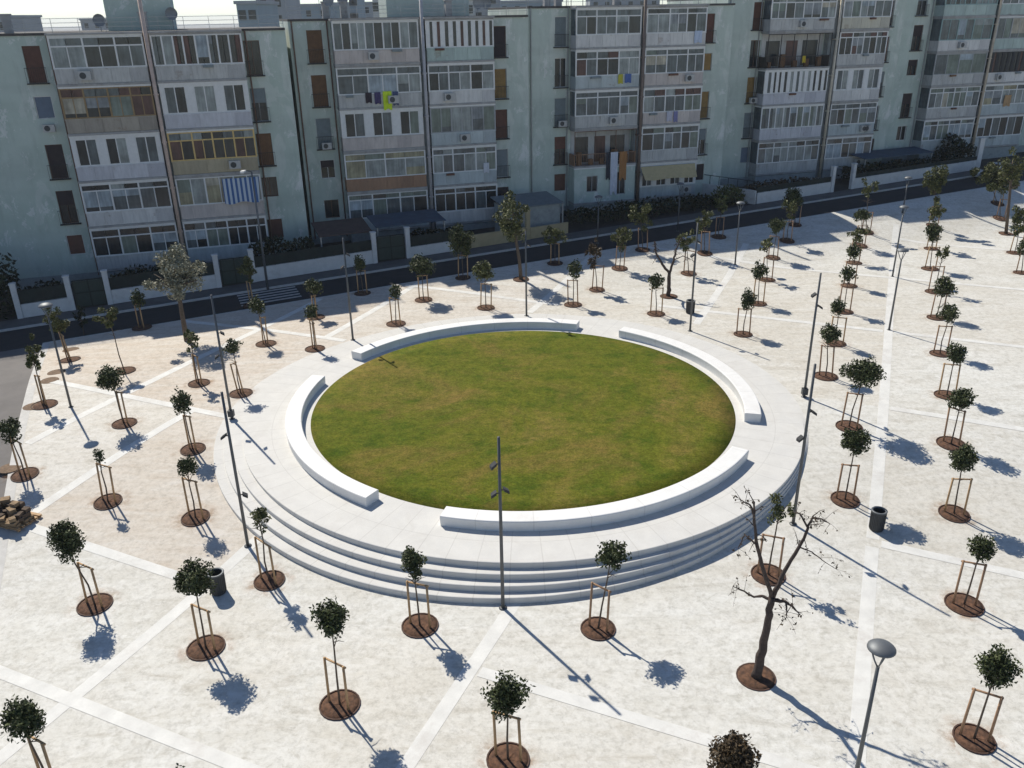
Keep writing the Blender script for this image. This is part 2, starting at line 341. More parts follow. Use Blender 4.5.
# white stone bands crossing the square on a slanting grid
CC0 = Vector((.48, 36.85, 0))
mb = MB()
def band(p0, q0, p1, q1, w=.42, dz=.006):
    a = PD*p0+QD*q0; b = PD*p1+QD*q1; d = (b-a); L = d.length; d.normalize(); s = Vector((d.y, -d.x, 0))*w/2
    n = max(1, int(L/.4)); run = []
    for i in range(n+1):
        c = a+d*L*i/n
        ok = (c-CC0).length > 13.3 and UE+.4 < c.dot(ES) and c.dot(NS) < WE-.1
        run.append((c, ok))
    for i in range(n):
        if run[i][1] and run[i+1][1]:
            P = [run[i][0]-s, run[i+1][0]-s, run[i+1][0]+s, run[i][0]+s]
            P = [Vector((p.x, p.y, g(p.x, p.y)+dz)) for p in P]; mb.add(P, [(3,2,1,0)])
for q0, a, b in ((-33.5, 5, 27.2), (-33.5, 27.7, 54), (-28.9, 12.3, 27.2), (-28.7, 38.2, 60), (-19.6, 5, 17.3), (-19.6, 17.8, 30), (-9.3, 5, 24), (-19.2, 46, 60), (-9.0, 48, 66), (1.6, 5, 28.6), (1.6, 29.1, 76), (12.1, 5, 100), (22, 20, 110)):
    band(a, q0, b, q0, .46)
for p0, a, b in ((12.0, -44, -9.6), (17.7, -44, -19.5), (17.6, -9.0, 1.3), (27.4, -44, -22), (38.0, -44, -20), (28.9, 8.6-4, 30), (28.9, 1.9, 11.8), (39.6, 1.9, 40), (50.6, 1.9, 45), (50.6, -12, 1.3), (62.2, -20, 50), (73, 1.9, 60), (12, -9, 1.3), (15.5, 1.9, 12), (48.5, -44, -18)):
    band(p0, a, p0, b, .42, .0095)
struct(mb.build('paving_bands', M_band))

# ------------------------------------------------------------------ the round stage: steps, platform, lawn, benches
NSEG = 160
def ring(mb, c, r0, r1, z, m=0, n=NSEG):
    V = []
    for r in (r0, r1):
        for j in range(n):
            t = 2*math.pi*j/n; V.append((c.x+r*math.cos(t), c.y+r*math.sin(t), z))
    mb.add(V, [(j, n+j, n+(j+1)%n, (j+1)%n) for j in range(n)], m)
stage = empty('round_stage', (CC0.x, CC0.y, PLAT))
tag(stage, 'round white stone stage with curved steps ringing the green lawn', 'stage')
NS4 = 200
def edge_r(k, th):                                            # outline of the k-th step, seen from the lawn's centre
    f = k/3; c = Vector((-.85*f, -.75*f, 0)); r = 13.0+.23*f; d = Vector((math.cos(th), math.sin(th), 0)); b_ = d.dot(c)
    return b_+math.sqrt(b_*b_-c.length_squared+r*r)
RK = []
for j in range(NS4):
    th = 2*math.pi*j/NS4; r = []
    for k in range(4): r.append(edge_r(k, th) if k == 0 else max(edge_r(k, th), r[-1]+.05))
    RK.append(r)
def ground_rim(j):
    th = 2*math.pi*j/NS4; r = RK[j][3]+.05; return min(PLAT, g(CC0.x+r*math.cos(th), CC0.y+r*math.sin(th)))
GR = [ground_rim(j) for j in range(NS4)]
for k in range(4):
    mb = MB(); V = []
    for j in range(NS4):
        th = 2*math.pi*j/NS4; c_, s_ = math.cos(th), math.sin(th); h = (PLAT-GR[j])/4; z = -h*k+.014-.004*k; r = RK[j][k]; e = min(.035, h*.2); ri = 9.9 if k == 0 else RK[j][k-1]-.12
        for rr, zz in ((ri, z), (r-.03, z), (r-.008, z-e*.35), (r, z-e), (r, z-h-.05)): V.append((rr*c_, rr*s_, zz))
    F = [(j*5+i, j*5+i+1, ((j+1)%NS4)*5+i+1, ((j+1)%NS4)*5+i) for j in range(NS4) for i in range(4)]
    mb.add(V, F); mb.build('platform' if k == 0 else 'step', M_plat, stage)
mb = MB(); mb.lathe([(0, .03), (9.0, .03), (10.02, .022), (10.02, -.05)], NSEG)
lawn = mb.build('lawn', M_grass, loc=(CC0.x, CC0.y, PLAT), smooth=True); struct(lawn)
def arc_bench(a0, a1, label):
    mid = R((a0+a1)/2); base = Vector((CC0.x+10.8*math.cos(mid), CC0.y+10.8*math.sin(mid), PLAT+.012))
    prof = [(10.40, 0), (10.38, .40), (10.40, .43), (10.43, .44), (11.07, .44), (11.10, .43), (11.12, .40), (11.09, 0)]
    n = int((a1-a0)*1.2); mb = MB(); V = []; k = len(prof)
    for i in range(n+1):
        t = R(a0+(a1-a0)*i/n)
        for r, z in prof: V.append((CC0.x+r*math.cos(t)-base.x, CC0.y+r*math.sin(t)-base.y, z))
    F = [(i*k+j, (i+1)*k+j, (i+1)*k+(j+1)%k, i*k+(j+1)%k) for i in range(n) for j in range(k)]
    F += [tuple(range(k)), tuple(n*k+j for j in reversed(range(k)))]
    mb.add(V, F); return tag(mb.build('curved_bench', M_bench, loc=base), label, 'bench', 'curved benches around the lawn')
arc_bench(71, 146.5, 'curved white concrete bench along the far edge of the lawn, nearest the apartments')
arc_bench(165, 236.5, 'curved white concrete bench along the left edge of the lawn')
arc_bench(253.2, 327, 'curved white concrete bench along the near edge of the lawn, above the steps')
arc_bench(346, 416.5, 'curved white concrete bench along the right edge of the lawn')

# ------------------------------------------------------------------ trees
def leaf_quads(mb, cx, cy, cz, s, rg, m=0):
    n = Vector((rg.gauss(0,1), rg.gauss(0,1), rg.gauss(.5,1))).normalized(); a = n.orthogonal().normalized(); b = n.cross(a)
    t = rg.random()*6.28; a, b = a*math.cos(t)+b*math.sin(t), b*math.cos(t)-a*math.sin(t)
    L = s*rg.uniform(.8, 1.5); w = s*rg.uniform(.45, .7); p = Vector((cx, cy, cz))
    mb.add([p-a*L, p+b*w-n*.1*s, p+a*L, p-b*w-n*.1*s], [(0,1,2,3)], m)
def crown_mesh(mb, c, rx, rz, leaf, dens, rg, style='r', m=0):
    nc = {'r': 26, 's': 15, 'o': 34, 'c': 9}[style]; cl = []
    for i in range(nc):
        d = Vector((rg.gauss(0,1), rg.gauss(0,1), rg.gauss(0,1))).normalized()
        k = {'r': rg.uniform(.4, .72), 's': rg.uniform(.2, .95), 'o': rg.uniform(.35, .92), 'c': rg.uniform(.1, .8)}[style]
        sz = {'r': rg.uniform(.30, .44), 's': rg.uniform(.2, .36), 'o': rg.uniform(.2, .34), 'c': rg.uniform(.15, .3)}[style]
        cl.append((Vector((d.x*k*rx, d.y*k*rx, d.z*k*rz)), sz))
    if style == 'r': cl += [(Vector((0,0,0)), .42)]*3
    if style == 'r':
        cl += [(Vector((0,0,0)), .62)]*4
    n = max(60, int(dens*(rx*rx*rz)/(leaf**3)))
    for i in range(n):
        p, sz = rg.choice(cl); d = Vector((rg.gauss(0,1), rg.gauss(0,1), rg.gauss(0,1))).normalized()*rg.random()**.42*sz
        q = Vector(c)+p+Vector((d.x*rx, d.y*rx, d.z*(rx*.5+rz*.5))); leaf_quads(mb, q.x, q.y, q.z, leaf, rg, m)
    return [Vector(c)+p for p, sz in cl]
SQ = math.atan2(QD.y, QD.x)
def plant(px, py, cx, cy, rx, ry, style, label, col=None, stakes=True, pit=True):
    rg = random.Random(int(px*31+py*7)); B = at(px, py); Cw = at_depth(cx, cy, B.y)-B
    sl = math.hypot(B.y, HCAM-B.z-Cw.z); kz = (1.14 if sl < 34 else 1.05 if style == 'o' else 1.22 if style == 's' else 1.32)*rg.uniform(.93, 1.07); Rx, Rz = rx*sl/FPX*kz, ry*sl/FPX*kz
    t = empty('young_tree', B); tag(t, label, 'tree', 'young trees planted across the square')
    if pit:
        mb = MB(); r = rg.uniform(.52, .60); n = 22
        prof = [(0, .022), (r*.6, .018), (r-.03, .014), (r-.03, -.05)]
        k = len(mb.v); mb.lathe(prof, n)
        for i in range(0, n*2): x, y, z = mb.v[k+i]; mb.v[k+i] = (x, y, z+rg.uniform(-.006, .028))
        lie = lambda q: [(x, y, z+g(B.x+x, B.y+y)-B.z) for x, y, z in q]
        mb.v = lie(mb.v); pt = mb.build('soil_bed', M_soil, t, True)
        mb = MB(); mb.lathe([(r-.03, .012), (r-.03, .042), (r+.01, .042), (r+.01, -.06)], n); mb.v = lie(mb.v); mb.build('bed_rim', M_rim, pt)
    if pit and rg.random() < .8:
        mb = MB(); n = 20; V = [(0, 0, .0)]
        ox, oy = rg.uniform(-.2, .3), rg.uniform(-.45, .1)
        for rr in (.5, .85, 1.25):
            for j in range(n): a = 2*math.pi*j/n; x, y = ox+rr*math.cos(a), oy+rr*math.sin(a); V.append((x, y, g(B.x+x, B.y+y)-B.z+.009))
        mb.add(V, [(1+i*n+j, 1+i*n+(j+1)%n, 1+(i+1)*n+(j+1)%n, 1+(i+1)*n+j) for i in range(2) for j in range(n)]); mb.build('spilled_soil', M_spill, t)
    # trunk, bent a little, with limbs inside the crown
    th = .034 if style != 'o' else .14
    if style == 'o' and rx > 25: th = .16
    top = Cw + Vector((0, 0, Rz*.25)); k1 = Vector((rg.gauss(0,.022), rg.gauss(0,.022), 0))
    pts = [Vector((0,0,-.02)), top*.3+k1, top*.62-k1*.7, top*.85, top]
    pts[1].z = top.z*.3; mb = MB(); mb.tube(pts, [th, th*.85, th*.7, th*.5, th*.25], 7)
    nl = 5 if style == 'r' else 9
    for i in range(nl):
        b = pts[2].lerp(pts[3], rg.random()*1.2); a = rg.random()*6.28; d = Vector((math.cos(a)*Rx, math.sin(a)*Rx, Rz*rg.uniform(.1,.9)))*rg.uniform(.5,.85)
        mb.tube([b, b+d*.5+Vector((0,0,.05)), b+d], [th*.5, th*.33, th*.12], 5)
    mb.build('trunk', M_bark, t, True)
    near = sl < 34; mb = MB()
    leaf = {'r': .05, 's': .055, 'o': .062, 'c': .05}[style]*(1 if near else 1.25 if sl < 50 else 1.6)
    dens = {'r': 1.15, 's': .52, 'o': .62, 'c': 1.0}[style]
    if style == 'r': dens *= .95
    if style == 's' and not near: dens *= 1.5
    if col is None: col = 0 if style in 'rc' else 1
    crown_mesh(mb, Cw, Rx, Rz, leaf, dens, rg, style); mb.build('crown', LEAF[col], t)
    if stakes:
        hx = rg.uniform(.30, .36) if px > 330 or py > 460 else rg.uniform(.13, .2); MS = M_stake2 if px > 560 and rg.random() < .8 else M_stake; H = rg.uniform(1.58, 1.74); tilt = rg.gauss(0, .05); rz = SQ+rg.gauss(0, .12)
        e = Vector((math.cos(rz), math.sin(rz), 0)); f = Vector((-e.y, e.x, 0)); off = f*rg.uniform(-.06, .06); tops = []
        for s in (-1, 1):
            p0 = e*hx*s+off; p1 = e*(hx-.01)*s+off+Vector((tilt, rg.gauss(0,.03), H+rg.gauss(0,.04)))
            mb = MB(); mb.tube([p0-Vector((0,0,.03)), p1], .039, 7); mb.build('stake', MS, t, True); tops.append(p1)
        a, b = [p-Vector((0,0,.06)) for p in tops]; d = (b-a).normalized(); mb = MB()
        mb.tube([a-d*.05+f*.04, b+d*.05+f*.04], .032, 6); mb.build('cross_rail', MS, t, True)
        if sl < 50:
            mb = MB(); m_ = top*(H-.06)/max(.1, top.z)*.9; m_.z = H-.10; mb.tube([a.lerp(b, .35)+f*.04, m_, b.lerp(a, .35)+f*.04], .014, 5); mb.build('tie', M_bark2, t)
    return t
ROWS = [(-50, 'leftmost row'), (-38.6, 'second row from left'), (-33, 'third row from left'), (-29.2, 'fourth row from left'), (-24.4, 'fifth row from left'),
        (-20, 'sixth row from left'), (-14.4, 'seventh row from left'), (-9, 'fifth row from right'), (-4, 'fourth row from right'), (2.2, 'third row from right'), (7, 'second row from right')]
TREES = '''95,605,66,542,18,20,r,leafy lopsided crown
206,648,194,578,20,20,r,round dark crown
269.5,581,258,517,12,17,s,thin ragged crown
340,705,331,620,19,22,r,full round crown
50,788,21.6,720,20,22,r,dense crown
190,846,183,786,20,20,r,dark crown tip
508,760,507,694,21,18,r,dense dark crown
737,820,733,754,23,20,r,bronze crown,2
420,626,413,563,14,20,r,upright oval crown
598,629,612,555,17,13,r,leaning stem and flat crown
974,739,997,669,20,22,r,broad round crown
964,605,982,547,14,16,r,tight ball crown
954,514,963,458,14,17,r,dark ball crown
951,444,962,399,12,12,r,dark ball crown
946.8,395.5,955.5,353,9.5,10,r,dark ball crown
940,354,949,313,8.5,10,r,dark ball crown
936,318,945,286,9,9,r,dark ball crown
934,292,943.5,253.5,7,10,s,thin crown
930,269,934,232,8,9,r,round crown
931,249,937,213,10,7,s,loose flat crown
933,226,935,182,10,17,s,tall light green crown
845,500,856,441,14,16,r,dark round crown beside bin
849,427,863.5,373,16,11.5,r,wide loose crown,0
825.6,376.6,829,334,10,8,r,small dark crown
836,343.7,838,306.6,8,8,r,small dark crown
844,312,848.5,274,7,9,r,oval dark crown
849,286,854,251,8,7,r,small round crown
854,263,858.5,233,9,7,s,loose ragged crown
860,246,862,215,8,5,r,small flat crown
866,232,868,188,8,9,s,tall airy crown
743,334.5,748,300,7,10,r,oval dark crown
758,304,759.5,271,7.5,9,r,round dark crown
767,280,767,244,8,7,s,light green crown
773,258,777.5,226,8,7,r,small dark crown
787,241,790,210,8,9,s,light green crown
795,225,794,197,8,10,r,dark crown by street
768,575,780,508,12,17,s,narrow leafy crown
195.5,518,187,467,10.5,14,r,oval dark crown
108,502,99,456,5.5,9.5,r,stunted narrow crown
25,475,9,430,11,11,r,dark crown
124.5,423.6,110,378,11.5,11,r,round crown
124.5,371,108,318,12,10,s,tall olive crown
199,383.5,189,337,8,14,s,narrow light green crown
241,393.6,232,347,9,6,r,small flat crown
193,449.5,181,402,9,12,r,oval dark crown
44.5,405,32,353,9,17,s,tall light green crown
70,360,54,320,13,13,s,broad olive crown
266,344,256.5,305,8,9,r,small round crown
315,349,311,311,7,6,r,tiny crown
316,317.6,313,287,8,8,r,small dark crown
362.6,293.5,360,264,6,9,r,oval dark crown by street
396,324,395,291,6,8,r,small dark oval crown
423.6,300,421.5,265,11,9,r,broad round crown
463,278,461,242,10,15,r,tall dense crown by street
486,308,484.5,271,10,9,r,round olive crown,1
573,305,574,269,7,9.5,r,oval dark crown
597,290,594,254,8,14,s,bronze crown,2
555,263.5,555,235,10,10,s,sparse pale crown
619.6,268.6,622,236,9,13,s,sparse olive crown
642.5,250,641,217,11,10,s,thin spreading crown
656,314,656,282,7.5,8,r,ball crown
688.7,273.7,686,240,9,12,s,loose olive crown
704.7,253.6,704,222,9,10,s,loose dark crown
718.7,237,721,206,6,12,s,narrow airy crown
142,328,138,298,6,9,r,small dark crown
252,305,247.6,269,9,11,s,olive crown
1000,218.7,1001,180,14,15,s,broad pale crown
997.5,203.7,985,172,9,12,s,small pale crown
1014.6,253,1021,221,10,14,s,olive crown
1021.5,273,1024,245,6,10,r,dark crown'''
spec = []
for ln in TREES.split('\n'):
    v = ln.split(','); nums = list(map(float, v[:6])); P = at(nums[0], nums[1]); q = P.x*QD.x+P.y*QD.y; p = P.x*PD.x+P.y*PD.y
    row = [n for a, n in ROWS if q >= a][-1]; spec.append([row, p, nums, v[6], v[7], int(v[8]) if len(v) > 8 else None])
ORD = ['first', 'second', 'third', 'fourth', 'fifth', 'sixth', 'seventh', 'eighth', 'ninth', 'tenth', 'eleventh', 'twelfth', 'thirteenth', 'fourteenth']
from collections import defaultdict
cnt = defaultdict(int)
for row, p, nums, st, desc, col in sorted(spec, key=lambda s: (s[0], s[1])):
    k = cnt[row]; cnt[row] += 1
    ns = nums[0] in (124.5,) and nums[1] == 371
    plant(*nums, st, 'staked tree, %s, %s from the front, %s' % (desc, ORD[k], row) if not ns else 'unstaked tree, %s, %s from the front, %s' % (desc, ORD[k], row), col, not ns)
tag(plant(84, 334, 80, 316, 6, 10, 's', '', 4, False, False), 'dark little sapling without stakes at the shaded street corner', 'tree', 'young trees planted across the square')
t = plant(521, 279.5, 513, 218, 18, 25, 'o', '', 1, False); t.name = 'olive_tree'; tag(t, 'tall loose olive-green tree on a bare trunk before the ochre wall', 'tree')
t = plant(187, 341, 175, 272, 31, 27, 'o', '', 3, False, False); t.name = 'olive_tree'; tag(t, 'big sage-grey bushy tree by the zebra crossing', 'tree')
t = plant(1006, 234, 1012, 165, 14, 18, 'o', '', 1, False); t.name = 'tall_tree'; tag(t, 'tall tree with thick dark trunk at the far right edge', 'tree')

def bare_tree(base, limbs, label, tw, leafcol, seed, trunk_r):
    rg = random.Random(seed); B = at(*base); t = empty('bare_tree', B); tag(t, label, 'tree', None)
    mb = MB(); mb.lathe([(0, .05), (.36, .045), (.54, .02), (.54, -.05)], 22); pt = mb.build('soil_bed', M_soil, t, True)
    mb = MB(); mb.lathe([(.54, .03), (.58, .03), (.58, -.06)], 22); mb.build('bed_rim', M_rim, pt)
    tips = []; first = True
    for pix, r0, r1, dy in limbs:
        pts = []
        for i, (x, y) in enumerate(pix):
            f = i/(len(pix)-1); pts.append(at_depth(x, y, B.y+(dy[0]+(dy[1]-dy[0])*f))-B)
        if first: pts[0] = Vector((0, 0, -.03))
        fine = []
        for i in range(len(pts)-1):
            for s in range(4): fine.append(pts[i].lerp(pts[i+1], s/4)+Vector((rg.gauss(0,1), rg.gauss(0,1), rg.gauss(0,1)))*r0*(.0 if s == 0 else .16))
        fine.append(pts[-1]); n = len(fine)
        mb = MB(); mb.tube(fine, [r0+(r1-r0)*i/(n-1)+abs(rg.gauss(0, r0*.06)) for i in range(n)], 8)
        tips.append((fine, r1, mb, 'trunk' if first else 'limb')); first = False
    ml = MB()
    for fine, r1, mb, nm in tips:
        for i in range(tw if nm == 'limb' else 0):
            p = fine[rg.randrange(len(fine)//2, len(fine))]; d = Vector((rg.gauss(0,1), rg.gauss(0,1), rg.gauss(.1,.8))).normalized()*rg.uniform(.2,.6)
            e = p+d+Vector((0,0,-.08)); mb.tube([p, p+d*.55, e], [r1*.7, r1*.45, .004], 4)
            for k in range(rg.randrange(1, 5)):
                q = p.lerp(e, rg.uniform(.5, 1.02))+Vector((rg.gauss(0,.03), rg.gauss(0,.03), rg.gauss(-.01,.03))); leaf_quads(ml, q.x, q.y, q.z, .042, rg)
        mb.build(nm, M_bark2, t, True)
    ml.build('leaves', leafcol, t); return t
bare_tree((756, 677), [([(756,677),(763,650),(768,620),(772,597)], .145, .088, (0,0)),
    ([(772,598),(762,566),(756,540),(754,515),(754,502)], .062, .022, (0,-.3)), ([(754,515),(750,505),(741,500)], .035, .012, (-.3,-.5)), ([(757,545),(745,535),(738,548)], .03, .008, (-.2,.3)),
    ([(773,597),(784,572),(799,547),(808,528),(813,516)], .07, .022, (0,.4)), ([(808,528),(800,514),(795,512)], .03, .01, (.3,.6)), ([(812,518),(822,519),(830,524)], .03, .01, (.4,.2)),
    ([(771,600),(762,596),(754,597),(741,590),(733,586)], .05, .010, (0,.5)), ([(775,600),(786,602),(793,607),(800,615)], .055, .012, (0,-.4)), ([(786,602),(787,612),(786,618)], .03, .008, (-.2,-.5)),
    ([(799,547),(812,552),(822,560),(836,569)], .022, .006, (.3,-.2))],
    'gnarled bare brown tree forking in two at the near right of the steps', 9, LEAF[2], 11, .17)
bare_tree((668.7, 296.5), [([(668.7,296.5),(669,284),(669.5,272)], .14, .10, (0,0)), ([(669.5,273),(662,264),(656,253),(654.5,242)], .085, .035, (0,-.3)),
    ([(669.5,273),(674,260),(676,250),(681,238)], .085, .03, (0,.4)), ([(674,260),(683,256),(690,259)], .035, .012, (0,.2))],
    'bare two-forked tree beside the tall mast behind the lawn', 14, LEAF[2], 5, .14)
# planting holes that stand empty near the left edge
for px, py, lab in ((33, 406.5, 'empty brown planting hole left of the light green tree'), (71, 350, 'empty brown planting hole behind the broad olive tree'), (56.5, 372.5, 'empty brown planting hole beside the left street lamp pole'),
                    (49.5, 380.5, 'empty brown planting hole at the left kerb before the lamp'), (10, 468, 'empty brown planting hole at the very left kerb, near the pallets')):
    mb = MB(); mb.lathe([(0, .02), (.3, .02), (.46, .012), (.48, -.03)], 18); tag(mb.build('planting_hole', M_dry, loc=at(px, py)), lab, 'planting hole', 'empty planting holes')

# ------------------------------------------------------------------ lamps, masts, bins
def height_for(B, ty):
    lo, hi = 0, 40
    for _ in range(50):
        m_ = (lo+hi)/2; v = B+Vector((0,0,m_))-Vector((0,0,HCAM)); y = 384-FPX*v.dot(CB)/v.dot(CC)
        if y > ty: lo = m_
        else: hi = m_
    return lo
def street_lamp(B, H, label, rot=0):
    t = empty('street_lamp', B, rot); tag(t, label, 'street lamp', 'dome-headed street lamps')
    mb = MB(); mb.tube([(0,0,-.02), (0,0,H-.62)], [.06, .042], 10); mb.lathe([(.0, .02), (.12, .02), (.12, -.03)], 12); mb.build('pole', M_steel, t, True)
    mb = MB()
    for k in range(3):
        a = 2*math.pi*k/3+.3; mb.tube([(0,0,H-.66), (.10*math.cos(a), .10*math.sin(a), H-.50), (.27*math.cos(a), .27*math.sin(a), H-.10)], .02, 6)
    mb.build('bracket', M_steel2, t, True)
    mb = MB(); mb.lathe([(0, .13), (.09, .125), (.19, .10), (.27, .055), (.315, .008), (.32, -.02), (.30, -.03), (.25, .0), (0, .02)], 24, (0, 0, H-.08)); mb.build('lamp_head', M_steel2, t, True)
    mb = MB(); mb.lathe([(0, -.03), (.17, -.025), (.23, .0)], 20, (0, 0, H-.09)); mb.build('lens', M_wgl, t, True)
    return t
B = at(858, 768); street_lamp(at(852, 794), 4.75, 'dark dome-headed street lamp in the near right foreground')
for bx, by, ty, lab in ((889, 330, 249, 'dome-headed street lamp standing right of the tall mast pair, nearer one of its line'), (892.4, 276.6, 206, 'dome-headed street lamp in the middle of the right side'),
                        (735, 264.5, 202, 'dome-headed street lamp behind the bare tree, at the shadow edge'), (597.5, 243, 196, 'dome-headed street lamp right of the ochre wall, in building shade'),
                        (71, 407, 304, 'dome-headed street lamp at the far left, behind an olive crown'), (677.5, 231, 183, 'dim street lamp in deep shade beneath the cream awning'), (902.5, 213, 177, 'street lamp at the kerb before the right white wall')):
    B = at(bx, by); street_lamp(B, height_for(B, ty), lab)
# tall road lamp on the far pavement
B = at(268, 290); H = height_for(B, 170); t = empty('road_lamp', B, R(0)); tag(t, 'tall grey road lamp on the far pavement at the zebra crossing', 'street lamp')
mb = MB(); mb.tube([(0,0,0), (0,0,H*.5), (0,0,H-.1)], [.09, .07, .05], 10); mb.tube([(0,0,H-.12), (-.15,-.3,H), (-.3,-.7,H+.02)], .035, 8); mb.build('pole', M_steel2, t, True)
mb = MB(); mb.box(-.42, -.18, -1.1, -.55, H-.02, H+.1); mb.build('lamp_head', M_wgl, t)
def mast(B, H, floods, label, box=False):
    t = empty('floodlight_mast', B); tag(t, label, 'light mast', 'slim floodlight masts round the lawn')
    mb = MB(); mb.tube([(0,0,-.02), (0,0,H*.5), (0,0,H)], [.062, .055, .045], 10); mb.lathe([(0, .025), (.14, .025), (.14, -.03)], 12); mb.build('pole', M_steel, t, True)
    for z, ang in floods:
        a = R(ang); d = Vector((math.cos(a), math.sin(a), 0)); s = Vector((-d.y, d.x, 0)); mb = MB()
        mb.tube([(0,0,z), tuple(d*.16+Vector((0,0,z)))], .022, 6)
        c = d*.2+Vector((0,0,z-.03)); q = [c+d*i*.085+s*j*.10+Vector((0,0,k*.05-i*.06)) for k in (-1,1) for i, j in ((-1,-1),(1,-1),(1,1),(-1,1))]
        mb.add(q, [(0,3,2,1),(4,5,6,7),(0,1,5,4),(1,2,6,5),(2,3,7,6),(3,0,4,7)]); f = mb.build('floodlight', M_flood, t)
        mb = MB(); c2 = c+Vector((0,0,-.054)); q = [c2+d*i*.07+s*j*.085+Vector((0,0,-i*.05)) for i, j in ((-1,-1),(1,-1),(1,1),(-1,1))]; mb.add(q, [(0,3,2,1)]); mb.build('lens', M_wgl, f)
    if box:
        mb = MB(); mb.box(-.13, .13, -.12, .12, .15, .46); mb.build('foot_floodlight', M_bin, t)  # low floodlight at the mast foot, built as a plain box
    return t
for bx, by, ty, fl, lab, bxx in ((503, 608, 437, [(5.5, 200), (4.55, 15), (4.45, 185)], 'slim dark mast at the foot of the near steps, centre of the picture', False),
        (248, 546, 392, [(4.6, 175), (2.2, 15)], 'slim dark mast at the left end of the steps', False), (232, 419, 295, [(4.3, 20), (3.2, 190)], 'slim dark mast at the left rim of the stage', True),
        (804, 397, 273, [(5.2, 185), (4.6, 10)], 'taller-looking slim mast at the right rim of the stage, low floodlight at its foot', True), (793, 524, 364, [(4.7, 10), (3.7, 195)], 'slim dark mast at the right end of the steps', False),
        (690, 331, 223, [(5.3, 30), (4.6, 200)], 'slim mast behind the lawn with a bin behind its foot', False), (526.5, 316, 231, [(5.2, 150), (4.5, 30)], 'slim mast behind the lawn, before the tall olive tree', False),
        (353, 340, 238, [(5.1, 20), (4.4, 200)], 'slim mast behind the left end of the far bench', False)):
    B = at(bx, by); mast(B, height_for(B, ty), fl, lab, bxx)
def litter_bin(B, label):
    t = empty('litter_bin', B); t.scale = (.92, .92, .92); tag(t, label, 'bin', 'round grey litter bins'); mb = MB(); n = 24
    mb.lathe([(.0, 0), (.26, 0), (.27, .03), (.285, .8), (.30, .81), (.30, .86), (.25, .87), (.24, .8), (.22, .3), (0, .3)], n)
    for k in range(n):
        a = 2*math.pi*(k+.5)/n; mb.tube([(.279*math.cos(a), .279*math.sin(a), .06), (.292*math.cos(a), .292*math.sin(a), .79)], .012, 4)
    mb.build('bin_body', M_bin, t)
    mb = MB(); mb.lathe([(.302, .86), (.315, .885), (.30, .905), (.235, .90), (.235, .86)], n); mb.build('bin_rim', M_steel2, t, True)
litter_bin(at(876, 529), 'round dark grey litter bin on the right, beside a staked tree')
litter_bin(at(219, 592), 'round dark litter bin on the left, behind a round-crowned tree')
litter_bin(at(690, 313), 'small dark litter bin behind the lawn mast, before the bare tree')

# stack of stone on pallets at the left edge
B = at(16, 522); t = empty('pallet_stack', B, R(-20)); tag(t, 'brown stack of leftover paving stones on a pallet at left edge', 'pallet stack')
mb = MB()
for z in (0, .12):
    for i in range(6): mb.box(-.75, .75, -.55+i*.2, -.42+i*.2, z+.08 if z == 0 else z+.02, z+.10 if z == 0 else z+.045)
for x in (-.68, 0, .6):
    for y in (-.5, .02, .45): mb.box(x, x+.1, y, y+.1, 0, .08)
mb.build('pallet', M_stake, t)
rg = random.Random(9); mb = MB()
for lay in range(5):
    for i in range(4):
        for j in range(3):
            if lay > 2 and rg.random() < .3*(lay-1.6): continue
            x = -.62+i*.36+rg.gauss(0,.045); y = -.45+j*.33+rg.gauss(0,.045); z = .17+lay*.13; a = rg.gauss(0,.35)
            mb.obox((x, y, 0), (math.cos(a), math.sin(a), 0), (-math.sin(a), math.cos(a), 0), rg.uniform(.11,.2), rg.uniform(.09,.17), z-.01, z+rg.uniform(.07,.16), rg.randrange(2))
mb.build('stones', [plain('tan_stone', (.24,.165,.095), .9, var=.4, scale=6), plain('brown_stone', (.085,.058,.04), .9, var=.4, scale=6)], t)

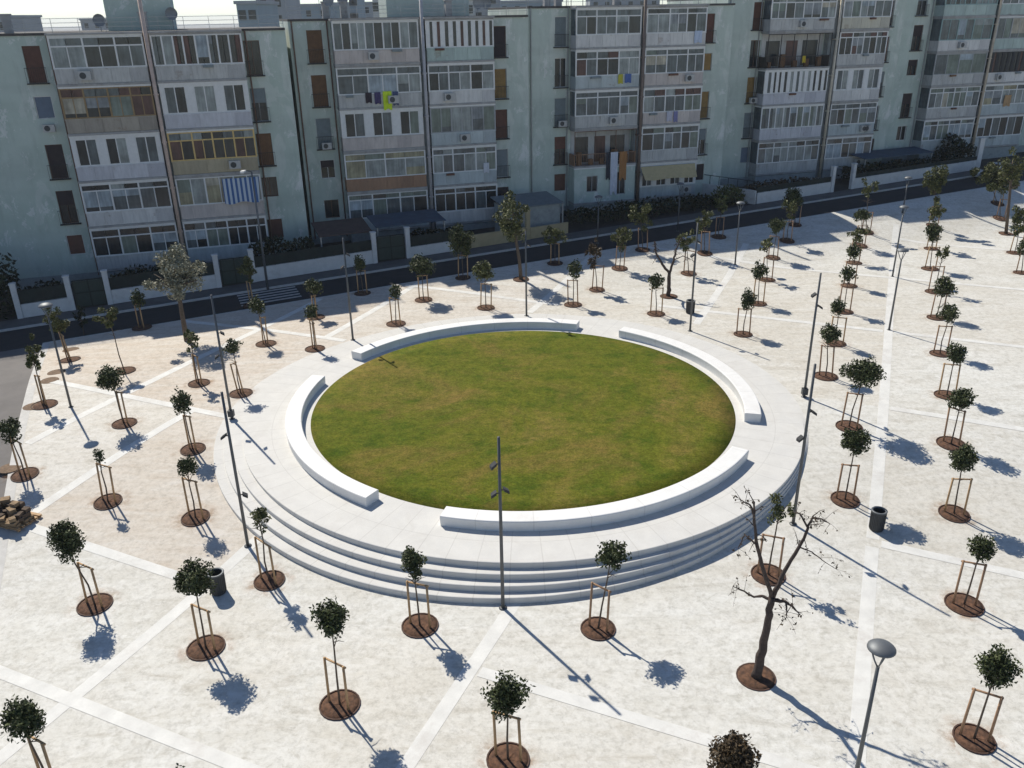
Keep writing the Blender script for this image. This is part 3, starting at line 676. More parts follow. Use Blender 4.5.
# ------------------------------------------------------------------ street side: garden walls, gates, hedges, sheds
WF = 61.3
def pillar(mb, u, w, h, s=.17):
    c = su(u, w); mb.obox(c, ES, NS, s, s, c.z-.2, c.z+h); mb.obox(c, ES, NS, s+.04, s+.04, c.z+h+.002, c.z+h+.08)
def garden_wall(u0, u1, h, label, mat, screen=.0, w=WF, pil=(1, 1), ph=2.3):
    c0 = su((u0+u1)/2, w); t = empty('garden_wall', c0); tag(t, label, 'wall', 'low garden walls along the street'); off = -c0
    mb = MB(); us = lin(u0, u1, 1.5)
    for i in range(len(us)-1):
        P = []
        for uu in (us[i], us[i+1]):
            for ww in (w-.1, w+.1): P.append(su(uu, ww)+off)
        a, b, c, d = P[0], P[2], P[3], P[1]; Z = Vector((0,0,h)); D = Vector((0,0,-.2))
        mb.add([a+D, b+D, c+D, d+D, a+Z, b+Z, c+Z, d+Z], [(4,5,6,7),(0,1,5,4),(2,3,7,6)] + ([(3,0,4,7)] if i == 0 else []) + ([(1,2,6,5)] if i == len(us)-2 else []))
    mb.build('wall_base', mat, t)
    if screen:
        mb = MB()
        for i in range(len(us)-1):
            a = su(us[i], w)+off; b = su(us[i+1], w)+off; n_ = NS*.012; Z0 = Vector((0,0,h+.02)); Z1 = Vector((0,0,h+screen))
            mb.add([a-n_+Z0, b-n_+Z0, b-n_+Z1, a-n_+Z1, a+n_+Z0, b+n_+Z0, b+n_+Z1, a+n_+Z1], [(0,1,2,3),(7,6,5,4),(3,2,6,7)])
            mb.tube([a+Vector((0,0,h)), a+Vector((0,0,h+screen+.05))], .03, 6)
        mb.build('dark_screen', M_mesh, t)
    for s, uu in zip(pil, (u0-.18, u1+.18)):
        if s:
            m2 = MB(); pillar(m2, uu, w, ph); m2.v = [tuple(Vector(v)+off) for v in m2.v]; m2.build('pillar', mat, t)
    return t
def gate(u0, u1, label, h=1.9, w=WF+.02):
    c0 = su((u0+u1)/2, w); t = empty('garden_gate', c0, R(22.8)); tag(t, label, 'gate', 'dark green garden gates'); L = (u1-u0)/2-.08
    mb = MB(); mb.box(-L, L, -.015, .015, .1, h-.06); mb.build('gate_panel', M_gate, t); mb = MB()
    for x in (-L, 0, L): mb.box(x-.04, x+.04, -.04, .04, .05, h)
    for z in (.08, h*.55, h): mb.box(-L, L, -.035, .035, z-.035, z+.035)
    mb.build('gate_frame', M_mesh, t)
garden_wall(-9.2, -6.4, .9, 'low white garden wall at the far left corner of the street', M_white, .9)
gate(-6.0, -4.0, 'dark green double gate at the left, between white pillars')
garden_wall(-3.7, 3.1, .95, 'low white garden wall behind the big sage-grey tree', M_white, .85)
gate(3.5, 5.5, 'dark gate behind the zebra crossing tree')
garden_wall(5.9, 14.5, 1.0, 'long low white garden wall before the brown roofed canopy', M_white, .8)
gate(14.9, 17.1, 'dark wide gate left of the blue tarpaulin')
garden_wall(17.5, 21.4, .8, 'short white garden wall below the blue tarpaulin', M_white, .8, pil=(1, 0))
garden_wall(21.6, 27.2, 1.0, 'ochre garden wall with two pillars behind the tall olive tree', M_ochre, .0, pil=(0, 1))
garden_wall(27.6, 31.0, .9, 'short ochre garden wall right of the tall olive tree', M_ochre, .0, pil=(0, 0))
garden_wall(50.0, 58.4, .95, 'white garden wall left of the white pillars on the right', M_white, .5, pil=(0, 1))
garden_wall(61.2, 77.5, .95, 'long white garden wall on the far right of the street', M_white, .4, pil=(1, 0))
# side wall running from the block to the street on the right
c0 = su(49.8, 65); t = empty('garden_wall', c0); tag(t, 'pale blue-grey side wall running back to the apartments, rail on top', 'wall', 'low garden walls along the street')
mb = MB(); a = su(49.8, 61.2); b = su(47.0, 68.5); d = (b-a); d.z = 0; d.normalize(); nn = Vector((-d.y, d.x, 0)); mid = (a+b)/2; mb.obox(mid-c0, d, nn, (b-a).length/2, .1, -.3, 1.2); mb.build('wall_base', M_white, t)
mb = MB()
for i in range(9): p = a.lerp(b, i/8)-c0; mb.tube([(p.x, p.y, 1.15), (p.x, p.y, 2.0)], .03, 5)
mb.tube([(a-c0).xy.to_3d()+Vector((0,0,2.0)), (b-c0).xy.to_3d()+Vector((0,0,2.0))], .03, 5); mb.build('railing', M_mesh, t)
# free-standing white pillar at the far right
c0 = su(77.3, WF); mb = MB(); mb.box(-.22, .22, -.22, .22, -.2, 3.0); mb.box(-.27, .27, -.27, .27, 3.002, 3.1); tag(mb.build('gate_pillar', M_white, loc=c0), 'tall white gate pillar at the far right edge of the street', 'pillar')
def hedge(u0, u1, w, d, h, label, seed, leaf=.16, n=None, name='hedge', col=4):
    rg = random.Random(seed); c0 = su((u0+u1)/2, w); t = empty(name, c0, R(22.8)); tag(t, label, 'hedge' if name == 'hedge' else 'shrub'); L = (u1-u0)/2
    mb = MB()
    for i in range(n or int(90*(u1-u0)*h)):
        x = rg.uniform(-L, L); y = rg.uniform(-d, d); k = noise.noise(Vector((x*.5+seed, y*.5, 3)))*.35+1
        z = h*k*(1-(.55 if name != 'hedge' else .12)*(abs(x)/L)**2)*rg.random()**.6
        leaf_quads(mb, x, y, z, leaf, rg)
    mb.build('foliage', LEAF[col], t)
    mb = MB()
    for i in range(max(2, int((u1-u0)*.7))):
        x = rg.uniform(-L*.85, L*.85); mb.tube([(x, 0, -.1), (x+rg.gauss(0,.1), rg.gauss(0,.1), h*.6)], [.05, .02], 5)
    mb.build('stems', M_bark2, t)
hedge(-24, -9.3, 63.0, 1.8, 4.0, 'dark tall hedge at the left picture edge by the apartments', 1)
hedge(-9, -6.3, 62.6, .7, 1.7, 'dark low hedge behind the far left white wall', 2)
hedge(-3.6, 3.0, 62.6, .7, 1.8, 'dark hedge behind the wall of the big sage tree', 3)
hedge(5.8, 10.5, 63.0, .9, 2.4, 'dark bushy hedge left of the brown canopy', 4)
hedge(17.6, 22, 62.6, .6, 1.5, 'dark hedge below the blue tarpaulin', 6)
hedge(31.5, 48.5, 62.6, 1.0, 1.3, 'added dark hedge filling the empty, deeply shaded yard below the cream awning', 7)  # added foliage, stands for the deep shade of a bare yard
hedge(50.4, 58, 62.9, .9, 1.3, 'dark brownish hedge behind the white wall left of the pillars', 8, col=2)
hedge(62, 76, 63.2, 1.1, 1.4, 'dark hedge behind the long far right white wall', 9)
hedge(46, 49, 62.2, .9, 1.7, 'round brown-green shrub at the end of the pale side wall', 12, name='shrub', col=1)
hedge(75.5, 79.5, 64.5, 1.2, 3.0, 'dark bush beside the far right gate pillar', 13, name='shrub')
def shed(u0, u1, w0, w1, h0, h1, mat, label, posts=True, wall=None, name='canopy'):
    c0 = su((u0+u1)/2, (w0+w1)/2); t = empty(name, c0, R(22.8)); tag(t, label, name); L = (u1-u0)/2; d = (w1-w0)/2; mb = MB()
    mb.add([(-L,-d,h0),(L,-d,h0),(L,d,h1),(-L,d,h1),(-L,-d,h0+.07),(L,-d,h0+.07),(L,d,h1+.07),(-L,d,h1+.07)], [(0,3,2,1),(4,5,6,7),(0,1,5,4),(1,2,6,5),(2,3,7,6),(3,0,4,7)])
    for i in range(int(L*2/.4)): mb.box(-L+.2+i*.4, -L+.24+i*.4, -d, -d+.02, h0+.072, h0+.1)
    mb.build('roof', mat, t)
    if wall: mb = MB(); mb.box(-L+.25, L-.25, -d+.3, d-.3, -.2, min(h0, h1)-.02); mb.build('wall', wall, t)
    for x in (-L+.12, L-.12):
        m2 = MB(); m2.box(x-.05, x+.05, -d+.07, -d+.17, -.2, h0); m2.build('post', M_galv, t)
shed(10.8, 14.8, 61.9, 64.9, 2.3, 2.75, M_roofbrown, 'dark brown sheet canopy behind the long white wall')
shed(15.2, 20.8, 62.2, 65.2, 2.3, 2.6, M_tarp, 'faded blue tarpaulin canopy against the apartments')
shed(25.8, 31, 61.9, 65.4, 2.4, 2.75, M_roofgrey, 'small grey felt-roofed shed behind the ochre walls', wall=M_base, name='shed')
shed(64.5, 73.5, 63.5, 66.0, 1.9, 2.15, M_tarp, 'low blue-grey canopy before the rightmost apartments')
# parked car at the far right end of the street
c0 = su(75.2, 57.6, -.12); t = empty('parked_car', c0, R(22.8)); tag(t, 'white parked car at the far right kerb, half hidden by trees', 'car')
M_car = plain('white_car_paint', (.6,.6,.6), .25, var=.03); M_tyre = plain('tyre_rubber', (.02,.02,.02), .85)
sec = [(-2.05, .35, .62, .72), (-1.95, .28, .78, .80), (-1.2, .25, .86, .84), (-.2, .25, .90, .85), (1.0, .25, .92, .85), (1.8, .27, .86, .82), (2.05, .35, .70, .74)]
mb = MB(); V = []
for x, z0, z1, hw in sec: V += [(x,-hw*.92,z0),(x,-hw,z0+.2),(x,-hw,z1-.15),(x,-hw*.86,z1),(x,hw*.86,z1),(x,hw,z1-.15),(x,hw,z0+.2),(x,hw*.92,z0)]
F = [(i*8+j, i*8+(j+1)%8, (i+1)*8+(j+1)%8, (i+1)*8+j) for i in range(len(sec)-1) for j in range(8)] + [tuple(reversed(range(8))), tuple((len(sec)-1)*8+j for j in range(8))]
mb.add(V, F)
mb.add([(-1.0,-.72,.88),(1.75,-.72,.9),(1.45,-.58,1.44),(-.25,-.58,1.44),(-1.0,.72,.88),(1.75,.72,.9),(1.45,.58,1.44),(-.25,.58,1.44)], [(3,2,6,7)])
for x0, x1 in ((-.28,-.2),(.55,.63),(1.42,1.5)):
    for s in (-1,1): mb.box(x0, x1, s*.66-.06, s*.66+.06, .88, 1.43)
mb.build('body', M_car, t, True)
mb = MB(); mb.add([(-1.0,-.72,.88),(1.75,-.72,.9),(1.45,-.585,1.43),(-.25,-.585,1.43),(-1.0,.72,.88),(1.75,.72,.9),(1.45,.585,1.43),(-.25,.585,1.43)], [(0,1,2,3),(5,4,7,6),(4,0,3,7),(1,5,6,2)]); mb.build('windows', GL['d'], t)
for x in (-1.3, 1.3):
    for s in (-1, 1):
        m2 = MB(); m2.tube([(x, s*.66, .31), (x, s*.86, .31)], .31, 16); wl = m2.build('wheel', M_tyre, t); m3 = MB(); m3.tube([(x, s*.85, .31), (x, s*.875, .31)], .19, 12); m3.build('rim', M_galv, wl)
for s in (-1, 1): m2 = MB(); m2.box(-2.06, -1.95, s*.55-.15, s*.55+.15, .58, .70); m2.build('headlight', M_wgl, t)

# ------------------------------------------------------------------ apartment blocks
TH = math.atan(.3); EB = Vector((math.cos(TH), math.sin(TH), 0)); NB = Vector((-EB.y, EB.x, 0))
ST = 3.2; YW = 1.35; DEP = 12.0
def wall_holes(mb, x0, x1, z0, z1, y, holes, depth=.22, m=0):
    xs = sorted({x0, x1, *[h[0] for h in holes], *[h[1] for h in holes]}); zs = sorted({z0, z1, *[h[2] for h in holes], *[h[3] for h in holes]})
    for i in range(len(xs)-1):
        for j in range(len(zs)-1):
            cx, cz = (xs[i]+xs[i+1])/2, (zs[j]+zs[j+1])/2
            if any(h[0] < cx < h[1] and h[2] < cz < h[3] for h in holes): continue
            mb.add([(xs[i],y,zs[j]),(xs[i+1],y,zs[j]),(xs[i+1],y,zs[j+1]),(xs[i],y,zs[j+1])], [(0,1,2,3)], m)
    for a, b, c, d in holes:
        q = y+depth; mb.add([(a,y,c),(b,y,c),(b,y,d),(a,y,d),(a,q,c),(b,q,c),(b,q,d),(a,q,d)], [(0,4,5,1),(1,5,6,2),(2,6,7,3),(3,7,4,0)], m)
def side_window(t, a, b, c, d, kind, rail, rg, y=YW, open_=0):
    h = MB(); fr = .05
    for x0, x1, z0, z1 in ((a, a+fr, c, d), (b-fr, b, c, d), (a+fr, b-fr, c, c+fr), (a+fr, b-fr, d-fr, d), ((a+b)/2-.02, (a+b)/2+.02, c+fr, d-fr)): h.box(x0, x1, y+.10, y+.16, z0, z1)
    fcol = FR['w'] if rg.random() < .3 else FR['b'] if kind in 'rbk' else FR['g']; w = h.build('window', fcol, t)
    p = MB(); p.add([(a+.02,y+.2,c+.02),(b-.02,y+.2,c+.02),(b-.02,y+.2,d-.02),(a+.02,y+.2,d-.02)], [(0,1,2,3)]); p.build('pane', GL['d'], w)
    drop = {0: 1.0, 1: .45, 2: 0}[open_]
    if drop:
        s = MB(); zz = d-fr; lim = d-(d-c)*drop
        while zz-.09 > lim: s.add([(a+fr,y+.10,zz),(b-fr,y+.10,zz),(b-fr,y+.075,zz-.088),(a+fr,y+.075,zz-.088)], [(3,2,1,0)]); zz -= .09
        s.build('shutter', SHUT[kind], w)
    if rail:
        r = MB(); n = int((b-a+.2)/.12)
        for i in range(n+1): x = a-.1+(b-a+.2)*i/n; r.box(x-.008, x+.008, y-.20, y-.185, c+.02, c+.95)
        r.box(a-.12, b+.12, y-.205, y-.18, c+.95, c+.98); r.box(a-.14, b+.14, y-.22, y-.003, c-.08, c)
        r.build('railing', FR['k'], w)
def balcony(t, x0, x1, z, code, rg, top=False):
    """code: kind, frame colour, bays, transom, panes, parapet colour"""
    kind, fc, nb, tr, panes, pc = code
    bm_ = MB(); bm_.box(x0-.04, x1+.04, -.06, YW-.003, z-.15, z); bal = bm_.build('balcony', M_slab, t)
    zp = z+.96; zt = z+ST-.27
    p = MB()
    if kind != 'plain':
        if pc == 'k' or kind == 'open':
            n = int((x1-x0)/.16)
            for i in range(n+1): x = x0+(x1-x0)*i/n; p.box(x-.012, x+.012, .0, .025, z+.002, zp)
            p.box(x0, x1, -.015, .04, zp, zp+.05)
        else:
            k = max(3, int((x1-x0)/1.05))
            for i in range(k): p.box(x0+(x1-x0)*i/k+.012, x0+(x1-x0)*(i+1)/k-.012, .0, .09, z+.06, zp-.05)
            p.box(x0, x1, .03, .07, z+.002, zp-.02); p.box(x0-.02, x1+.02, -.02, .12, zp-.048, zp+.01)
        p.box(x0, x0+.07, .12, YW-.004, z+.002, zp); p.box(x1-.07, x1, .12, YW-.004, z+.002, zp)
        p.build('parapet', PAR[pc], bal)
    h = MB(); h.box(x0-.02, x1+.02, -.02, .16, zt, z+ST-.153); h.box(x0, x0+.1, .16, YW-.004, zt, z+ST-.153); h.box(x1-.1, x1, .16, YW-.004, zt, z+ST-.153)
    h.build('lintel', M_slab if fc in 'bk' else FR['w'] if rg.random() < .55 else M_slab, bal)
    f = MB(); g_ = MB(); keys = []
    if kind in ('glaz', 'full', 'slat'):
        zb = zp+.012 if kind != 'full' else z+.1
        if kind != 'slat' and nb > 3 and nb < 8: nb -= 1
        wt = [rg.uniform(.85, 1.15) for i in range(nb)]; sw = sum(wt); xs = [x0+.03]
        for i in range(nb): xs.append(xs[-1]+(x1-x0-.06)*wt[i]/sw)
        ztr = zt-rg.uniform(.45, .62) if tr else zt
        for i, x in enumerate(xs): f.box(x-.055, x+.055, .01, .085, zb, zt)
        f.box(x0, x1, .018, .08, zb, zb+.08); f.box(x0, x1, .018, .08, zt-.08, zt-.002)
        if tr: f.box(x0, x1, .012, .088, ztr-.045, ztr+.045)
        if kind == 'full': f.box(x0, x1, .012, .088, zp-.03, zp+.04)
        for i in range(nb):
            mx = (xs[i]+xs[i+1])/2
            if kind != 'slat' and xs[i+1]-xs[i] > .95: f.box(mx-.032, mx+.032, .03, .075, zb, ztr)
            for hx0, hx1 in ((xs[i], mx), (mx, xs[i+1])):
                k = panes[rg.randrange(len(panes))]
                if kind == 'slat' and hx0 == xs[i]:
                    f.box(hx0, hx0+(hx1-hx0)*1.0, .03, .07, zb, zt)
                    continue
                oy = rg.uniform(.048, .06)
                g_.add([(hx0+.02,oy,zb),(hx1-.02,oy,zb),(hx1-.02,oy,ztr),(hx0+.02,oy,ztr)], [(0,1,2,3)], list(GL).index(k))
                if tr: k2 = panes[rg.randrange(len(panes))]; g_.add([(hx0+.02,.05,ztr),(hx1-.02,.05,ztr),(hx1-.02,.05,zt),(hx0+.02,.05,zt)], [(0,1,2,3)], list(GL).index(k2))
        for i in range(nb):                                          # blinds let down behind some panes, boards in others
            if kind == 'slat' or rg.random() < .58: continue
            b0, b1 = (xs[i]+.06, xs[i+1]-.06) if rg.random() < .5 else (xs[i]+.06, (xs[i]+xs[i+1])/2-.03); top_ = ztr-.05; lo = top_-(top_-zb)*rg.choice((.3, .5, .75, 1.0))
            g_.add([(b0,.036,lo),(b1,.036,lo),(b1,.036,top_),(b0,.036,top_)], [(0,1,2,3)], list(GL).index(rg.choice('bcsslv')))
        if rg.random() < .45:
            fb = MB(); xx = rg.uniform(x0+.4, x1-1.2); fb.box(xx, xx+rg.uniform(.5, .9), -.22, -.03, zp-.18, zp-.02); fb.build('flower_box', SHUT[rg.choice('rbg')], bal)
        for x in (x0+.03, x1-.03):                                   # glazed ends
            g_.add([(x,.09,zp),(x,YW-.01,zp),(x,YW-.01,zt),(x,.09,zt)], [(0,1,2,3)], list(GL).index('m'))
        fo = f.build('window_frame', FR[fc], bal); g_.build('panes', list(GL.values()), bal)
    elif kind == 'wallwin':
        wv = MB(); holes = []; n = nb; W_ = (x1-x0)/n
        for i in range(n): holes.append((x0+W_*(i+.14), x0+W_*(i+.86), zp+.05, zt-.12))
        wall_holes(wv, x0, x1, zp+.012, zt, .03, holes, .09); wv.build('infill_wall', FR['w'], bal)
        for i, (a, b, c, d) in enumerate(holes):
            m_ = (a+b)/2; g_ = MB(); f = MB()
            for q0, q1 in ((a, m_), (m_, b)):
                k = panes[(i*2+(q0 > a)) % len(panes)]; g_.add([(q0,.10,c),(q1,.10,c),(q1,.10,d),(q0,.10,d)], [(0,1,2,3)], list(GL).index(k))
            for x in (a+.035, m_, b-.035): f.box(x-.035, x+.035, .06, .099, c, d)
            f.box(a, b, .057, .099, c, c+.06); f.box(a, b, .057, .099, d-.06, d)
            f.build('window_frame', FR[fc], bal); g_.build('panes', list(GL.values()), bal)
        e = MB(); e.box(x0, x0+.08, .14, YW-.004, zp+.012, zt); e.box(x1-.08, x1, .14, YW-.004, zp+.012, zt); e.build('side_panel', FR['w'], bal)
    elif kind == 'open':
        e = MB(); w_ = (x1-x0); yb = YW-.06
        e.box(x0+.1, x1-.1, yb, yb+.04, z+.02, zt); e.build('back_wall', PAR['g'], bal)
        for a, b, k in ((.08, .30, 'd'), (.40, .58, 'r'), (.66, .9, 'd')):
            g_.add([(x0+w_*a,yb-.02,z+.1),(x0+w_*b,yb-.02,z+.1),(x0+w_*b,yb-.02,z+2.3),(x0+w_*a,yb-.02,z+2.3)], [(0,1,2,3)], list(GL).index(k))
        g_.build('panes', list(GL.values()), bal)
        for i in range(nb+1): x = x0+.03+(x1-x0-.06)*i/nb; f.box(x-.03, x+.03, .05, .10, zp+.05, zt)
        f.box(x0, x1, .045, .105, zt-.07, zt-.002)
        f.build('window_frame', FR[fc], bal)
        for i in range(5): b = MB(); x = x0+.4+i*(x1-x0-1)/4.4; b.box(x, x+rg.uniform(.25,.5), .35, .7, z+.01, z+rg.uniform(.5,1.3)); b.build('stored_box', SHUT['b'], bal)
    elif kind == 'plain':
        e = MB(); w_ = x1-x0; holes = [(x0+w_*.2, x0+w_*.38, z+.9, z+2.3), (x0+w_*.66, x0+w_*.84, z+.5, z+2.5)]
        wall_holes(e, x0, x1, z-.2, z+ST-.203, .02, holes, .12); e.add([(x0,.02,z-.2),(x0,YW,z-.2),(x0,YW,z+ST-.2),(x0,.02,z+ST-.2),(x1,.02,z-.2),(x1,YW,z-.2),(x1,YW,z+ST-.2),(x1,.02,z+ST-.2)], [(1,0,3,2),(4,5,6,7)])
        e.build('infill_wall', M_wallB, bal)
        for a, b, c, d in holes:
            g_ = MB(); f = MB(); g_.add([(a,.12,c),(b,.12,c),(b,.12,d),(a,.12,d)], [(0,1,2,3)], 0)
            for x in (a+.03, (a+b)/2, b-.03): f.box(x-.025, x+.025, .07, .118, c, d)
            f.box(a, b, .068, .118, d-.06, d); f.box(a, b, .068, .118, c, c+.06)
            f.build('window_frame', FR['g'], bal); g_.build('pane', GL['d'], bal)
    return bal
G = 'glaz'
BLOCKS = [
 dict(a=68.8, Z=14.2, L=(-31.4,-25.6), Rr=(-25.1,-19.2), x0=-48, x1=-16.1, wl=-32.75, wr=-18.55, ww=1.1, flue=plain('peach_flue', (.55,.42,.35), .7),
   label='leftmost apartment block, lowest roofline, gold-framed balcony glazing and a peach flue', wall=M_wallB,
   cl=[(G,'w',3,1,'mmlmd','g'), (G,'d',5,1,'drdmd','q'), ('wallwin','w',3,0,'dmdlmm','l'), (G,'w',4,1,'ddml','w'), (G,'w',4,1,'ddmd','g')],
   cr=[(G,'w',8,0,'drmd','g'), ('wallwin','w',3,0,'mdllmd','l'), (G,'y',5,1,'drmdl','y'), (G,'w',3,0,'ycyl','p'), (G,'w',5,1,'ddmd','b')],
   lw='rlkkr', rw='kgbkr'),
 dict(a=72.0, Z=14.75, L=(-13.5,-7.0), Rr=(-6.4,-1.0), x0=-16.6, x1=2.3, wl=-14.75, wr=-.15, ww=1.15, flue=plain('grey_flue', (.42,.41,.42), .6),
   label='second apartment block from left, grey flue and neon laundry on a balcony', wall=M_wall,
   cl=[(G,'w',6,0,'mddlmd','p'), (G,'w',4,1,'mmlmd','g'), ('wallwin','w',3,0,'dmdmdv','p'), (G,'w',2,1,'yvyl','o'), (G,'w',4,1,'ddmv','b')],
   cr=[('slat','w',9,0,'rrd','n'), (G,'w',3,1,'mlmd','w'), (G,'g',3,0,'vmlv','b'), (G,'w',4,1,'mmlv','b'), (G,'w',4,1,'ddmd','w')],
   lw='bbgkk', rw='kyrgk'),
 dict(a=72.8, Z=15.37, L=(6.05,11.85), Rr=(12.35,17.95), x0=2.3, x1=21.3, wl=5.2, wr=18.95, ww=1.05, flue=plain('brown_flue', (.17,.13,.11), .7),
   label='middle apartment block with dark brown flue and cloths hung from a low balcony', wall=M_wall,
   cl=[(G,'w',3,1,'mvmd','w'), (G,'w',3,1,'mddlr','b'), (G,'w',3,1,'mvmm','g'), ('open','b',3,0,'d','o'), ('plain','w',2,0,'d','w')],
   cr=[(G,'w',3,1,'mlmd','w'), (G,'w',4,1,'mvmm','p'), (G,'w',4,1,'lmvr','p'), ('full','w',3,1,'mdmv','g'), ('wallwin','w',4,0,'dmdd','b')],
   lw='gkmrr', rw='ryygk'),
 dict(a=75.2, Z=16.24, L=(25.0,31.8), Rr=(32.6,37.9), x0=21.3, x1=40.6, wl=24.5, wr=38.8, ww=1.0, flue=plain('cream_flue', (.52,.47,.38), .7),
   label='fourth apartment block from left, cream flue and white slatted balconies', wall=M_wall,
   cl=[(G,'w',5,1,'mmdl','g'), ('open','k',5,0,'d','k'), ('slat','w',11,0,'lmd','l'), (G,'w',9,0,'lmlv','l'), (G,'w',5,1,'mlmd','g')],
   cr=[(G,'w',4,1,'lmv','c'), ('full','w',5,1,'drdm','g'), ('wallwin','w',3,0,'mllmlm','w'), (G,'w',4,1,'mdmv','b'), (G,'w',4,1,'dmd','g')],
   lw='rkygl', rw='krggk'),
 dict(a=76.3, Z=17.15, L=(44.6,50.9), Rr=(51.5,57.4), x0=40.6, x1=74, wl=43.1, wr=58.4, ww=1.15, flue=plain('tan_flue', (.5,.42,.32), .7),
   label='rightmost apartment block, partly cut by the picture edge, dark slatted balcony', wall=M_wallB,
   cl=[(G,'t',6,0,'lmmd','n'), (G,'t',3,0,'mvm','w'), (G,'g',2,0,'mvm','g'), (G,'w',5,1,'lvm','g'), (G,'w',5,1,'dmvd','b')],
   cr=[(G,'w',4,0,'mdm','n'), (G,'g',3,0,'vmv','n'), ('slat','k',9,0,'rdd','w'), (G,'w',4,1,'mly','b'), (G,'w',4,0,'md','b')],
   lw='gkkkl', rw='kgkkg')]
blk_roots = []
for bi, D in enumerate(BLOCKS):
    rg = random.Random(40+bi); xc = (D['L'][0]+D['Rr'][1])/2; O = Vector((0, D['a'], 0))+EB*xc
    zg = g(O.x, O.y); t = empty('apartment_block', (O.x, O.y, zg), TH); tag(t, D['label'], 'apartment block', 'green-grey apartment blocks along the street'); blk_roots.append((t, D, xc, zg))
    x0, x1 = D['x0']-xc, D['x1']-xc; Zr = D['Z']-zg; top = Zr+(3.05, 3.05, 3.05, 2.7, 2.45)[bi]
    holes = []; wins = []
    for side, key in (('wl', 'lw'), ('wr', 'rw')):
        cx = D[side]-xc
        for i in range(5):
            z = Zr-ST*i; k = D[key][i] if D[key][i] in SHUT else 'g'; tall = rg.random() < .8 and i < 4
            h = (cx-D['ww']/2, cx+D['ww']/2, z+.08 if tall else z+.95, z+2.42)
            holes.append(h); wins.append((h, k, tall))
    mb = MB(); wall_holes(mb, x0, x1, -1.5, top, YW, holes)
    mb.add([(x0,YW,-1.5),(x0,YW+DEP,-1.5),(x0,YW+DEP,top),(x0,YW,top),(x1,YW,-1.5),(x1,YW+DEP,-1.5),(x1,YW+DEP,top),(x1,YW,top)], [(1,0,3,2),(4,5,6,7),(5,1,2,6)])
    mb.build('wall', D['wall'], t)
    mb = MB(); mb.box(x0+.01, x1-.01, YW-.05, YW-.003, -1.4, Zr-ST*4-.45); mb.build('plinth', M_base, t)
    for h, k, tall in wins: side_window(t, *h, k, tall, rg, open_=rg.choice((0, 0, 1, 1, 2)) if k not in 'rby' else rg.choice((0, 0, 1)))
    for (c0, c1), key in ((D['L'], 'cl'), (D['Rr'], 'cr')):
        for i in range(5): balcony(t, c0-xc, c1-xc, Zr-ST*i, D[key][i], rg, i == 0)
        e = MB(); e.box(c0-xc, c1-xc, .03, YW-.004, -1.4, Zr-ST*4-.203); e.build('plinth', M_base, t)
        e = MB(); e.box(c0-xc-.1, c1-xc+.1, -.12, YW-.004, top-.12, top-.01) if bi > 2 else e.box(c0-xc-.1, c1-xc+.1, -.12, YW-.004, Zr+ST-.15, Zr+ST-.02); e.build('balcony_roof', M_slab, t)
    # roof, parapet, rails and what stands on it
    mb = MB(); mb.box(x0, x1, YW-.12, YW+DEP+.1, top+.003, top+.16); roof = mb.build('roof', M_rooftop, t)
    mb = MB(); zr = top+.16; n = int((x1-x0)/1.6)
    for i in range(n+1): x = x0+.1+(x1-x0-.2)*i/n; mb.box(x-.015, x+.015, YW, YW+.03, zr, zr+.85)
    for zz in (.3, .58, .85): mb.box(x0+.1, x1-.1, YW+.002, YW+.028, zr+zz-.015, zr+zz+.015)
    mb.build('roof_railing', M_galv, roof)
    gx = (D['L'][1]+D['Rr'][0])/2-xc
    mb = MB(); mb.tube([(gx,-.10,.4), (gx,-.10,top+3.2)], .13, 10)
    for i in range(5): mb.box(gx-.17, gx+.17, -.2, .5, Zr-ST*i-.9, Zr-ST*i-.8)
    mb.build('flue', D['flue'], t, True)
    mb = MB(); mb.box(D['L'][1]-xc+.06, D['Rr'][0]-xc-.06, .65, YW-.004, .2, top); mb.build('gap_wall', M_base, t)
    for x in (D['L'][0]-xc-.25, D['Rr'][1]-xc+.3, x0+.25):
        m2 = MB(); m2.tube([(x, YW-.09, .2), (x, YW-.09, top+.05)], .055, 7); m2.build('downpipe', M_galv if rg.random() < .5 else FR['b'], t)
    # air conditioners
    for i in range(rg.randrange(2, 5)):
        lv = rg.randrange(0, 5); cc = rg.choice(('L', 'Rr')); x = D[cc][0]-xc+rg.uniform(.3, 4.5); z = Zr-ST*lv
        m2 = MB(); m2.box(x, x+.8, -.36, -.03, z+.25, z+.82); ac = m2.build('air_conditioner', M_ac, t); m3 = MB(); m3.tube([(x+.3,-.361,z+.53),(x+.3,-.37,z+.53)], .21, 14); m3.build('fan_grille', M_bin, ac)
    for i in range(rg.randrange(1, 3)):
        x = D[rg.choice(('wl', 'wr'))]-xc-.3; z = Zr-ST*rg.randrange(0, 4); m2 = MB(); m2.box(x, x+.75, YW-.55, YW-.24, z+.1, z+.6); ac = m2.build('air_conditioner', M_ac, t)
        m3 = MB(); m3.tube([(x+.28,YW-.551,z+.36),(x+.28,YW-.56,z+.36)], .19, 14); m3.build('fan_grille', M_bin, ac)
    for i in range(4):
        x = rg.uniform(x0+2, x1-2); y = YW+rg.uniform(.5, 5); h = rg.uniform(.7, 1.5); m2 = MB(); m2.tube([(x,y,zr),(x,y,zr+h)], .03, 6)
        m2.lathe([(0, -.03), (.2, .0), (.34, .07), (.42, .14)], 16); k = len(m2.v)-64
        for q in range(k, len(m2.v)): vx, vy, vz = m2.v[q]; m2.v[q] = (x+vx, y-.05-vz, zr+h+vy)
        m2.build('satellite_dish', M_dish, roof)
